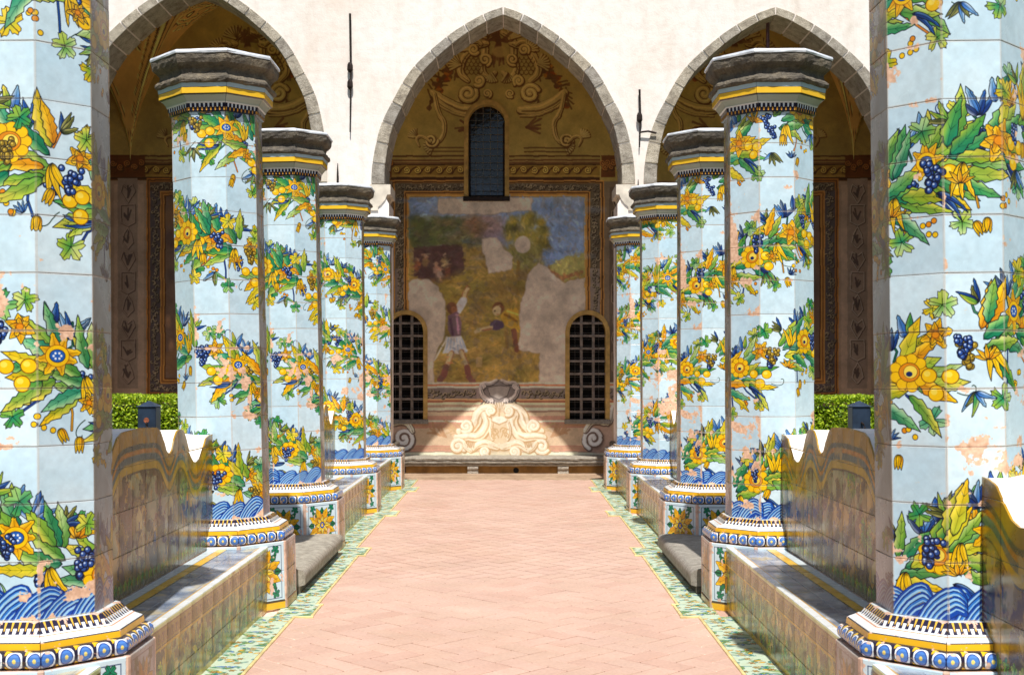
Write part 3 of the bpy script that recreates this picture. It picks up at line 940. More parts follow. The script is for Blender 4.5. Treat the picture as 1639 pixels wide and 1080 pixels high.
CAPP = [(.243, 2.838, .0), (.257, 2.843, .004), (.261, 2.884, .045), (.266, 2.888, .05), (.270, 2.898, .056), (.288, 2.921, .084), (.302, 2.929, .088), (.306, 2.932, .09), (.306, 2.964, .125), (.307, 2.966, .129), (.310, 2.99, .16)]
STONEP = [(.20, 2.985), (.312, 2.989), (.324, 2.995), (.329, 3.006), (.325, 3.018), (.312, 3.028), (.300, 3.040), (.297, 3.058), (.302, 3.072), (.318, 3.084), (.334, 3.100), (.341, 3.118), (.343, 3.138), (.340, 3.150)]
LEADP = [(.28, 3.148), (.347, 3.1485), (.349, 3.158), (.344, 3.170), (.28, 3.184), (.08, 3.200)]
def column(x, y, lean, mat, rot, label, seed, matw):
    root = empty('maiolica_column', (x, y, 0), label, 'column', 'painted tile columns along the walk')
    # the core and the tiles of the shaft
    octa('shaft_core', [(.2325, ZB), (.2325, Z2)], M['mortar'], root)
    rr = random.Random(seed)
    for k in range(8):
        n, t = facedir(k)
        for r_ in range(ROWS + 1):
            z0, z1 = ROWZ[r_] , ROWZ[r_ + 1]
            f = (k + rot) % 8
            uvr = (f / 8, (f + 1) / 8, (z0 - Z1) / (Z2 - Z1), (z1 - Z1) / (Z2 - Z1))
            ob = rect_tile('tile', -.1, .1, z0, z1, uvr, n * .2334, t, Vector((0, 0, 1)), matw if k == (2 if x < 0 else 6) else mat, root, t=.008 + rr.uniform(-.0006, .0008))  # the face towards the walk takes the copy with painted shade and wear
            ob.rotation_euler = (rr.uniform(-.004, .004), rr.uniform(-.004, .004), rr.uniform(-.006, .006))
    # pedestal
    octa('pedestal_core', [(.368, -.03), (.368, .382)], M['clay'], root)
    for k in range(8):
        n, t = facedir(k)
        hw = .377 * OCT - .012
        for (z0, z1) in ((.0, .046), (.046, .215), (.215, .383)):
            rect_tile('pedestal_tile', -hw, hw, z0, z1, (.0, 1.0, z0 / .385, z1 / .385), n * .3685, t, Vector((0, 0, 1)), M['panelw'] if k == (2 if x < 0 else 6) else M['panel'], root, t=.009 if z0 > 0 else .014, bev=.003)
    # corner strips of bare clay between the panels
        a = k * R(45) + R(22.5); cdir = Vector((math.sin(a), -math.cos(a), 0)); ct = Vector((math.cos(a), math.sin(a), 0))
        p = cdir * (.377 / math.cos(R(22.5)) - .012)
        bm = bmesh.new(); bm_box(bm, -.011, .011, -.011, .011, 0, .384, .004)
        q = bm_obj('corner_strip', bm, M['clay'], root, p); q.rotation_euler = (0, 0, a)
    for k in range(8): loft_face('base_moulding', BASEP, k, M['base'], root, .33, .20)
    octa('base_fill', [(.33, .384), (.33, .44), (.26, .47), (.24, .5215)], M['clay'], root)
    for k in range(8): loft_face('capital_moulding', CAPP, k, M['cap'], root, .30, .16)
    octa('capital_stone', STONEP, M['capstone'], root, 8, .009, seed)
    octa('lead_cap', LEADP, M['lead'], root, 4, .004, seed + 5)
    root.rotation_euler = (0, R(-lean), 0)
    return root

side_names = {
    -1: ["foreground painted tile column cut by the left edge of the picture",
         "second painted tile column on the left of the walk, its top well inside the picture",
         "third painted tile column on the left, beyond the low stone step",
         "fourth painted tile column on the left, last but one before the arcade",
         "farthest painted tile column on the left, standing at the arcade pier"],
    1: ["foreground painted tile column cut by the right edge of the picture",
        "second painted tile column on the right, its stone cap in front of the right arch",
        "third painted tile column on the right, beyond the low stone step",
        "fourth painted tile column on the right, last but one before the arcade",
        "farthest painted tile column on the right, standing at the arcade pier"]}
matL = ['shaftL1', 'shaftL2', 'shaftL2', 'shaftL1', 'shaftL2']
matR = ['shaftR1', 'shaftR2', 'shaftR2', 'shaftR1', 'shaftR2']
rotL = [0, 0, 0, 6, 1]
rotR = [0, 0, 0, 2, 7]
for i in range(5):
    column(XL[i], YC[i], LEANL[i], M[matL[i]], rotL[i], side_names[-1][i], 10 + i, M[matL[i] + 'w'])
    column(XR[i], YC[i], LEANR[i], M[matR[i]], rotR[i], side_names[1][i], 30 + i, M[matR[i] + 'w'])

# ------------------------------------------------------------------ benches
def bench(side, ya, yb, label, ci, dx=0.0):
    """tiled bench between the columns at ya and yb; side -1 left, +1 right"""
    yc = (ya + yb) / 2
    root = empty('tiled_bench', (0, yc, 0), label, 'bench', 'tiled benches between the columns')
    y0, y1 = ya + .20 - yc, yb - .20 - yc
    Lb = y1 - y0
    s = side
    bf, bb = BF * s, (BB + dx) * s
    lo, hi = sorted((bf - s * -.009, bb + s * .02))
    # body under the seat
    box('bench_core', *sorted((s * (BF + .009), s * (BB + .1))), y0 - .05, y1 + .05, -.02, SEAT - .009, M['clay'], root)
    nt = int(round(Lb / .2)); tw = Lb / nt
    Zv = Vector((0, 0, 1))
    if s < 0: u = Vector((0, 1, 0)); o = Vector((s * (BF + .0085), y0, 0))          # normal +x
    else: u = Vector((0, -1, 0)); o = Vector((s * (BF + .0085), y1, 0))             # normal -x
    fm = M['front'][ci % 2]
    for i in range(nt):
        for (z0, z1) in ((0, .132), (.132, .264), (.264, SEAT - .004)):
            rect_tile('front_tile', i * tw, (i + 1) * tw, z0, z1, ((i * tw + .1) / 2.6, ((i + 1) * tw + .1) / 2.6, z0 / .37, z1 / .37), o, u, Zv, fm, root, tilt=.003,
                      t=.0085 if z0 < .2 else .013)
    # seat tiles
    wS = BB + dx - BF
    for i in range(nt):
        for (v0, v1) in ((0, .13), (.13, wS)):
            if s < 0: uu = Vector((0, 1, 0)); vv = Vector((-1, 0, 0)); oo = Vector((-BF + .004, y0, SEAT - .0085))
            else: uu = Vector((0, -1, 0)); vv = Vector((1, 0, 0)); oo = Vector((BF - .004, y1, SEAT - .0085))
            rect_tile('seat_tile', i * tw, (i + 1) * tw, v0, v1, ((i * tw + .1) / 2.6, ((i + 1) * tw + .1) / 2.6, v0 / .31, min(1, v1 / .31)), oo, uu, vv, M['seat'], root, tilt=.003)
    # back rest: a curved-top wall, tiled on the walk side
    c = 0.0 if ya > 3 else 0.0
    ns = 150
    prof = [(y0 - .06 + (Lb + .12) * i / ns) for i in range(ns + 1)]
    V = []; F = []
    th = .29
    xa, xb = s * (BB + dx + .0085), s * (BB + dx + th)
    sc = 1.0 if Lb > 2.2 else 2.0 * (Lb / 2) / 2.46
    offy = -.17 if Lb > 2.2 else 0.0
    zt = [ztop((p - (y0 + y1) / 2 - offy) / sc) - .001 for p in prof]
    for p, z in zip(prof, zt):
        V += [(xa, p, -.02), (xa, p, z), (xb, p, z - .004), (xb, p, -.02)]
    for i in range(ns):
        a = 4 * i; b = a + 4
        F += [(a, b, b + 1, a + 1), (a + 1, b + 1, b + 2, a + 2), (a + 2, b + 2, b + 3, a + 3)]
    F += [(0, 1, 2, 3), (4 * ns + 3, 4 * ns + 2, 4 * ns + 1, 4 * ns)]
    mesh_obj('backrest', V, F, M['white'], root)
    bmx = M['back'][ci % 2]
    rows = [SEAT, SEAT + .19, SEAT + .38, SEAT + .57, SEAT + .78]
    if s < 0: u = Vector((0, 1, 0)); o = Vector((s * (BB + dx + .009), y0, 0))
    else: u = Vector((0, -1, 0)); o = Vector((s * (BB + dx + .009), y1, 0))
    for i in range(nt):
        for za, zb in zip(rows, rows[1:]):
            us = [i * tw + tw * j / 10 for j in range(11)]
            tops = []
            for q in us:
                yy = (y0 + q) if s < 0 else (y1 - q)
                tops.append(min(zb, ztop((yy - (y0 + y1) / 2 - offy) / sc) + .004))
            if max(tops) < za + .012: continue
            tops = [max(t_, za + .004) for t_ in tops]
            if all(abs(t_ - zb) < 1e-6 for t_ in tops):
                poly = [(us[0], za), (us[-1], za), (us[-1], zb), (us[0], zb)]
            else:
                poly = [(us[0], za), (us[-1], za)] + [(q, t_) for q, t_ in zip(us[::-1], tops[::-1])]
            def uvof(p):
                qq = (p[0] - Lb / 2 + (offy if s > 0 else -offy)) / sc + 1.3
                return (qq / 2.6, (p[1] - SEAT) / .75)
            tile_obj('backrest_tile', poly, [uvof(p) for p in poly], o, u, Zv, bmx, root, tilt=.002, inset=.0007, bev=.0015)
    return root
bench(-1, YC[0], YC[1], "long tiled bench on the left between the first two columns, column shadow on its seat", 0)
bench(1, YC[0], YC[1], "long tiled bench on the right between the first two columns, worn scene on its back", 1, .0)
bench(1, Y0 + .2, YC[0], "tiled bench back at the right edge of the picture, in front of the foreground column", 0, .04)
bench(-1, Y0 + .2, YC[0], "tiled bench end at the bottom left corner, in front of the foreground column", 1, .04)
bench(-1, YC[2], YC[3], "short tiled bench on the left between the third and fourth columns", 1)
bench(1, YC[2], YC[3], "short tiled bench on the right between the third and fourth columns", 0)
bench(-1, YC[3], YC[4], "farthest tiled bench on the left, just before the arcade", 0)
bench(1, YC[3], YC[4], "farthest tiled bench on the right, just before the arcade", 1)

def stone_step(s, ya, yb, label):
    yc = (ya + yb) / 2
    root = empty('stone_step', (0, yc, 0), label, 'stone step', 'low stone steps in the gaps')
    h = (yb - ya) / 2 - .29
    xs = 1.175
    prof = [(xs + .75, .160), (xs + .06, .156)] + [(xs + .04 - .04 * math.sin(R(a)), .114 + .04 * math.cos(R(a))) for a in range(0, 91, 18)] + [(xs + .004, .062), (xs + .03, .054), (xs + .75, .054)]
    V = []; F = []; k = len(prof); rr = random.Random(int(yb * 10) + s); n = 26
    for i in range(n + 1):
        y = -h + 2 * h * i / n
        dz = 0.0
        for (a, z) in prof: V.append((s * a, y, z + dz))
    for i in range(n):
        for j in range(k):
            F.append((i * k + j, i * k + (j + 1) % k, (i + 1) * k + (j + 1) % k, (i + 1) * k + j))
    F += [tuple(range(k)), tuple(n * k + j for j in range(k - 1, -1, -1))]
    mesh_obj('slab', V, F, M['slab'], root)
    box('riser', *sorted((s * (xs + .035), s * (xs + .72))), -h, h, -.02, .0535, M['capstone'], root)
stone_step(-1, YC[1], YC[2], "low rounded grey stone step in the gap on the left, between second and third columns")
stone_step(1, YC[1], YC[2], "low rounded grey stone step in the gap on the right, between second and third columns")

# ------------------------------------------------------------------ the walk: herringbone bricks between tiled borders
walk = tag(box('walkway', -1.45, 1.45, -8, 15.93, -.09, -.006, M['joint']), kind='structure')
BL, BW = .24, .12
def brick_mesh():
    bm = bmesh.new(); bm_box(bm, -BL / 2 + .004, BL / 2 - .004, -BW / 2 + .004, BW / 2 - .004, -.012, 0, .003)
    bmesh.ops.recalc_face_normals(bm, faces=bm.faces)
    me = bpy.data.meshes.new('brick'); bm.to_mesh(me); bm.free(); me.materials.append(M['brick'])
    return me
BM_ = brick_mesh()
bricks = []
for i in range(-10, 150):
    for j in range(-150, 20):
        c = (i - j) % 4
        if c == 0: cx, cy, an = (i + 1) * BW, (j + .5) * BW, 0
        elif c == 3: cx, cy, an = (i + .5) * BW, (j + 1) * BW, 90
        else: continue
        x = (cx + cy) * .70711; y = (cx - cy) * .70711
        y, x = y, x
        if abs(x) < 1.24 and 4.9 < y < 15.86: bricks.append((y, x, R(an - 45)))
bricks.sort()
far = []
for q, (y, x, an) in enumerate(bricks):
    dz = random.uniform(-.0012, .0008)
    if q < 300:
        o = bpy.data.objects.new('brick', BM_); o.location = (x, y, dz); o.rotation_euler = (random.uniform(-.003, .003), random.uniform(-.003, .003), an + random.uniform(-.006, .006))
        link(o, walk)
    else: far.append((x, y, dz, an))
bmf = bmesh.new()
for (x, y, dz, an) in far:
    t0 = len(bmf.verts)
    r_ = bmesh.ops.create_grid(bmf, x_segments=1, y_segments=1, size=.5)
    # a bevelled brick: top grid plus skirts
    vs = r_['verts']
    f = vs[0].link_faces[0]
    ex = bmesh.ops.extrude_discrete_faces(bmf, faces=[f])['faces'][0] if False else None
    Mx = Matrix.Translation((x, y, dz)) @ Matrix.Rotation(an, 4, 'Z')
    for v in vs: v.co = Mx @ Vector((v.co.x * 2 * (BL / 2 - .0065), v.co.y * 2 * (BW / 2 - .0065), 0)) if True else v.co
    top = [v for v in f.verts]
    low = []
    for v in top:
        l = Mx.inverted() @ v.co
        low.append(bmf.verts.new(Mx @ Vector((math.copysign(BL / 2 - .004, l.x), math.copysign(BW / 2 - .004, l.y), -.008))))
    for a in range(4): bmf.faces.new((top[a], low[a], low[(a + 1) % 4], top[(a + 1) % 4]))
fb = bm_obj('brick_paving', bmf, M['brick'], walk); fb['kind'] = 'stuff'

for s in (-1, 1):
    segs = [(-.4, YC[1] - .42, 1.11), (YC[1] - .42, YC[1] - .05, 1.015), (YC[1] - .05, YC[2] - .36, 1.04), (YC[2] - .36, YC[2] + .04, .995),
            (YC[2] + .04, YC[3] - .45, 1.10), (YC[3] - .45, YC[3] - .05, 1.0), (YC[3] - .05, YC[4] - .4, 1.09), (YC[4] - .4, YC[4] + .1, 1.0), (YC[4] + .1, 15.9, 1.09)]
    k = 0
    bx = tag(box('tiled_border', *sorted((s * .99, s * 1.42)), -.35, 15.9, -.05, -.004, M['mortar']), kind='structure')
    for (ya, yb, xi) in segs:
        if yb < 4.2: continue
        ya = max(ya, 4.2)
        n = max(1, int(round((yb - ya) / .2))); tw = (yb - ya) / n
        xo = BF + .01 if xi > 1.06 else 1.24
        yy = ya
        for i in range(n):
            o = Vector((0, ya + i * tw, .0))
            j = k % 4; k += 1
            x0, x1 = xi + .022, xo
            if s < 0:
                rect_tile('border_tile', x0, x1, 0, tw, (j / 4, (j + 1) / 4, 0, 1), Vector((0, ya + (i + 1) * tw, -.002)), Vector((-1, 0, 0)), Vector((0, -1, 0)), M['border'], bx, t=.009)
            else:
                rect_tile('border_tile', x0, x1, 0, tw, (j / 4, (j + 1) / 4, 0, 1), Vector((0, ya + i * tw, -.002)), Vector((1, 0, 0)), Vector((0, 1, 0)), M['border'], bx, t=.009)
            a, b = sorted((s * (xi + .005), s * (xi + .021)))
            box('edge_strip', a, b, ya + i * tw + .001, ya + (i + 1) * tw - .001, -.004, .0085, M['yellow'], bx, .002)
    # short cross strips where the border steps in and out
    for (ya, yb, xi), (yb2, yc2, xj) in zip(segs, segs[1:]):
        a, b = sorted((s * min(xi, xj), s * (max(xi, xj) + .02)))
        box('edge_strip', a, b, yb - .010, yb + .010, -.004, .0095, M['yellow'], bx, .002)

# ------------------------------------------------------------------ garden ground
def grass_mat():
    m, nt, b = new_mat("lawn")
    n = noise(nt, 1.5, 6); f = noise(nt, 60, 4)
    c = ramp(nt, n.outputs[0], [(.3, rgb(52, 74, 26)), (.7, rgb(84, 100, 40))]).outputs[0]
    c = mixc(nt, .6, c, ramp(nt, f.outputs[0], [(.3, (.5, .5, .5, 1)), (.7, (1.3, 1.3, 1.2, 1))]).outputs[0], 'MULTIPLY')
    nt.links.new(c, b.inputs['Base Color']); b.inputs['Roughness'].default_value = .95
    bump(nt, b, f.outputs[0], .8, .03)
    return m
M['grass'] = grass_mat()
tag(mesh_obj('garden_ground', [(-60, -60, -.12), (60, -60, -.12), (60, 60, -.12), (-60, 60, -.12)], [(0, 1, 2, 3)], M['grass']), kind='structure')
M['gravel'] = stone("garden_soil", rgb(70, 58, 42), rgb(98, 82, 60), rgb(120, 104, 80), 12, .95, .6, .02, vary=False)
for s in (-1, 1):
    tag(box('garden_path', *sorted((s * 1.46, s * 3.4)), -8, 15.2, -.118, -.06, M['gravel']), kind='structure')
M['ambfloor'] = stone("ambulatory_floor", rgb(150, 120, 100), rgb(176, 150, 124), rgb(200, 172, 146), 3, .7, .3, .005, vary=False)
tag(box('ambulatory_floor', -9, 9, 15.94, W + .05, -.2, -.055, M['ambfloor']), kind='structure')

# ------------------------------------------------------------------ arcade wall with pointed arches
ARCH = [(0, 5.82), (.1, 5.79), (.2, 5.755), (.42, 5.64), (.65, 5.49), (.87, 5.31), (1.083, 5.11), (1.22, 4.92), (1.335, 4.70), (1.435, 4.52), (1.51, 4.34), (1.575, 4.05), (1.605, 3.85), (1.61, 3.66)]
def resample(pts, n):
    d = [0]
    for a, b in zip(pts, pts[1:]): d.append(d[-1] + math.dist(a, b))
    out = []
    for i in range(n + 1):
        t = d[-1] * i / n; j = 0
        while j < len(d) - 2 and d[j + 1] < t: j += 1
        f = (t - d[j]) / (d[j + 1] - d[j])
        out.append((pts[j][0] + (pts[j + 1][0] - pts[j][0]) * f, pts[j][1] + (pts[j + 1][1] - pts[j][1]) * f))
    return out
NV = 11; SUBV = 4
HALF = resample(ARCH, NV * SUBV)
for _ in range(2):     # soften kinks but keep the point
    HALF = [HALF[0]] + [((a[0] + 2 * b[0] + c[0]) / 4, (a[1] + 2 * b[1] + c[1]) / 4) for a, b, c in zip(HALF, HALF[1:], HALF[2:])] + [HALF[-1]]
def inward(pts, f):
    out = []
    for i, p in enumerate(pts):
        a = pts[max(0, i - 1)]; b = pts[min(len(pts) - 1, i + 1)]
        tx, tz = b[0] - a[0], b[1] - a[1]; L = math.hypot(tx, tz)
        n = (tz / L, -tx / L)           # towards the opening
        w = f(i / (len(pts) - 1))
        if i == 0: out.append((0.0, p[1] - w * 1.12))
        else: out.append((max(0, p[0] + n[0] * w), p[1] + n[1] * w))
    return out
INNER = inward(HALF, lambda t: .092 + .07 * t)
MID = inward(HALF, lambda t: .010)
BIN = inward(HALF, lambda t: .080 + .07 * t)
wall = empty('arcade_wall', (0, A, 0), "tall cream plastered wall pierced by pointed stone arches", 'wall')
BAYS = [(-3.79, .35), (-.012, 0.0), (3.31, 0.0)]
# plaster: face with three arch-shaped holes open at the bottom (as one outline)
def arch_open(cx, dz, prof):
    L = [(cx - x, z + dz) for x, z in prof[::-1]]; Rr = [(cx + x, z + dz) for x, z in prof[1:]]
    return L + Rr
ZS = 3.66
outline = [(-11, -.1)]
for cx, dz in BAYS:
    pts = arch_open(cx, dz, BIN)
    outline += [(cx - 1.395, -.1), (cx - 1.395, 3.42 + dz), (pts[0][0], 3.54 + dz)] + pts + [(pts[-1][0], 3.54 + dz), (cx + 1.395, 3.42 + dz), (cx + 1.395, -.1)]
outline += [(11, -.1), (11, 9.5), (-11, 9.5)]
def extrude_outline(name, ol, y0, y1, mat, parent, skip=()):
    tris = tessellate_polygon([[Vector((x, z, 0)) for x, z in ol]])
    k = len(ol)
    V = [(x, y0, z) for x, z in ol] + [(x, y1, z) for x, z in ol]
    F = [tuple(t) for t in tris] + [tuple(i + k for i in t) for t in tris]
    for i in range(k):
        j = (i + 1) % k
        F.append((i, j, k + j, k + i))
    bm = bmesh.new()
    vs = [bm.verts.new(v) for v in V]
    for f in F:
        try: bm.faces.new([vs[i] for i in f])
        except ValueError: pass
    bmesh.ops.recalc_face_normals(bm, faces=bm.faces)
    return bm_obj(name, bm, mat, parent)
extrude_outline('plaster', outline, 0, T - .02, M['plaster'], wall)
for bi, (cx, dz) in enumerate(BAYS):
    for s in (-1, 1):
        for q in range(NV):
            i0, i1 = q * SUBV, (q + 1) * SUBV
            rr = random.Random(bi * 100 + q * 2 + s)
            g = .17 / SUBV
            oo = HALF[i0:i1 + 1]; ii = INNER[i0:i1 + 1]
            def sh(P):
                P = list(P); a, b = P[0], P[1]; P[0] = (a[0] + (b[0] - a[0]) * g * 4, a[1] + (b[1] - a[1]) * g * 4)
                a, b = P[-1], P[-2]; P[-1] = (a[0] + (b[0] - a[0]) * g * 4, a[1] + (b[1] - a[1]) * g * 4); return P
            oo, ii = sh(oo), sh(ii)
            k = len(oo); V = []
            fr = -.012 - rr.uniform(0, .008); bk = T
            for (y, e) in ((fr, .006), (fr + .008, 0), (bk, 0)):
                for j, (x, z) in enumerate(oo):
                    xi, zi = ii[j]
                    V.append((cx + s * (x + (xi - x) * e * 6), y, z + dz + (zi - z) * e * 6))
                for j, (x, z) in enumerate(ii):
                    xo, zo = oo[j]
                    w = 1 if y != fr else 0
                    V.append((cx + s * (x + (xo - x) * e * 6), y, z + dz + (zo - z) * e * 6))
            F = []
            for j in range(k - 1): F.append((j, j + 1, k + j + 1, k + j))
            ring = list(range(k)) + list(range(2 * k - 1, k - 1, -1))
            for l in range(2):
                for j in range(len(ring)):
                    a, b = ring[j], ring[(j + 1) % len(ring)]
                    F.append((l * 2 * k + a, l * 2 * k + b, (l + 1) * 2 * k + b, (l + 1) * 2 * k + a))
            for j in range(k - 1): F.append((4 * k + j, 4 * k + k + j, 4 * k + k + j + 1, 4 * k + j + 1))
            bm = bmesh.new(); vs = [bm.verts.new(v) for v in V]
            for f in F: bm.faces.new([vs[t_] for t_ in f])
            bm_obj('arch_stone', bm, M['vouss'], wall)
        # impost: block and curved corbel under the springing
        xs0, xs1 = 1.385, 1.63
        P = [(xs1, 3.655), (xs0 - .01, 3.655), (xs0 - .01, 3.535), (xs0 + .03, 3.53), (xs0 + .055, 3.47), (xs0 + .10, 3.415), (xs0 + .14, 3.385), (xs0 + .14, 3.34), (xs1, 3.34)]
        V = [(cx + s * x, -.02, z + dz) for x, z in P] + [(cx + s * x, T + .01, z + dz) for x, z in P]
        k = len(P)
        bm = bmesh.new(); vs = [bm.verts.new(v) for v in V]
        bm.faces.new(vs[:k]); bm.faces.new(vs[k:][::-1])
        for j in range(k): bm.faces.new((vs[j], vs[(j + 1) % k], vs[k + (j + 1) % k], vs[k + j]))
        bm_obj('impost', bm, M['ivory'], wall)
for px_ in (-1.72, 1.66):      # plinths of the central piers
    sg = -1 if px_ < 0 else 1
    bm = bmesh.new()
    bm_box(bm, *sorted((sg * 1.27, sg * 2.1)), -.06, T + .06, -.1, .42, .012)
    bm_obj('pier_plinth', bm, M['vouss'], wall)
    bm = bmesh.new()
    bm_box(bm, *sorted((sg * 1.33, sg * 2.05)), -.03, T + .03, .421, .50, .02)
    bm_obj('pier_base', bm, M['capstone'], wall)

# the other wings of the cloister, out of frame at the sides and behind, added to block low sky light and darken the glaze
M['wingdark'] = plain("shaded_passage", rgb(96, 80, 62), .95, amp=.3)
def wing(cx, cy, rz, L):
    root = tag(empty('cloister_wing', (cx, cy, 0), rot=(0, 0, rz)), kind='structure')
    ol = [(-L / 2, -.1)]
    x = -L / 2 + 2.4
    while x < L / 2 - 2:
        pr = [(x + (px_ * .95), z) for px_, z in BIN[::4]]
        lf_ = [(2 * x - a, b) for a, b in pr[::-1]]
        ol += [(lf_[0][0], -.1)] + lf_ + pr[1:] + [(pr[-1][0], -.1)]
        x += 4.2
    ol += [(L / 2, -.1), (L / 2, 8.6), (-L / 2, 8.6)]
    extrude_outline('wing_wall', ol, 0, .5, M['plaster'], root)
    box('passage_wall', -L / 2, L / 2, 3.0, 3.3, -.1, 8.6, M['wingdark'], root)
    box('passage_roof', -L / 2, L / 2, .5, 3.0, 6.4, 8.55, M['wingdark'], root)
wing(-19, 2, R(90), 40); wing(19, 2, R(-90), 40); wing(0, -20, R(180), 42)

# iron on the wall
def anchor(x, z0, z1, knobs, label, arm=None):
    bm = bmesh.new()
    tube_mesh(bm, [(0, 0, z0 - z1), (.01, .0, (z0 - z1) * .5), (0, 0, 0)], [.008, .013, .015], 6)
    o = bm_obj('wall_anchor', bm, M['iron'], None, (x, A - .045, z1))
    tag(o, label, 'iron anchor')
    for kz in knobs:
        b2 = bmesh.new(); tube_mesh(b2, [(0, 0, -.06), (0, 0, -.03), (0, 0, .03), (0, 0, .06)], [.016, .036, .034, .022], 8)
        bm_obj('knob', b2, M['iron'], o, (0.0, .0, kz - z1))
    b3 = bmesh.new(); tube_mesh(b3, [(0, -.0, knobs[0] - z1), (0, .07, knobs[0] - z1)], .012, 6); bm_obj('tie', b3, M['iron'], o)
    if arm:
        b4 = bmesh.new(); tube_mesh(b4, [(0, 0, arm[1] - z1), (arm[0] * .5, -.01, arm[1] - z1 + .01), (arm[0], 0, arm[1] - z1 - .01)], .013, 6); bm_obj('arm', b4, M['iron'], o)
def AX(px): return (px - 817) / (2000 / A) + .076
def AZ(py): return 1.35 + (598 - py) / (2000 / A)
anchor(AX(561), AZ(213), AZ(24), [AZ(110), AZ(137)], "long iron anchor bar with two knobs on the plaster left of the middle arch")
anchor(AX(1023), AZ(237), AZ(145), [AZ(190)], "short iron anchor bar with a side arm between the middle and right arches", (AX(1050) - AX(1023), AZ(213)))
for px, py, lb in ((541, 270, "small iron spike standing on the wall above the left columns"), (1021, 296, "small iron spike on the pier between the middle and right arches")):
    bm = bmesh.new(); tube_mesh(bm, [(0, 0, -.12), (0, 0, 0), (0, 0, .12)], [.014, .012, .004], 6)
    tag(bm_obj('iron_spike', bm, M['iron'], None, (AX(px), A - .03, AZ(py) - .06)), lb, 'iron spike')
M['rod'] = plain("hanger_iron", rgb(120, 84, 88), .5, .3, amp=.3, scale=20)
bm = bmesh.new(); tube_mesh(bm, [(0, 0, 0), (0, 0, -1.0)], .022, 8)
tag(bm_obj('hanging_rod', bm, M['rod'], None, (AX(1237), A + .3, 5.72)), "rusty iron rod hanging from the top of the right arch", 'iron rod')

# ------------------------------------------------------------------ painted back wall
KD = 0.28
def dsp(r, g, b, k=KD):      # pigment that shows as (r,g,b) in the open shade of the ambulatory
    l = np.array(lin((r / 255, g / 255, b / 255))) / k
    l = np.clip(l, 0, .86)
    return np.where(l <= .0031308, l * 12.92, 1.055 * l ** (1 / 2.4) - .055).astype(np.float32)

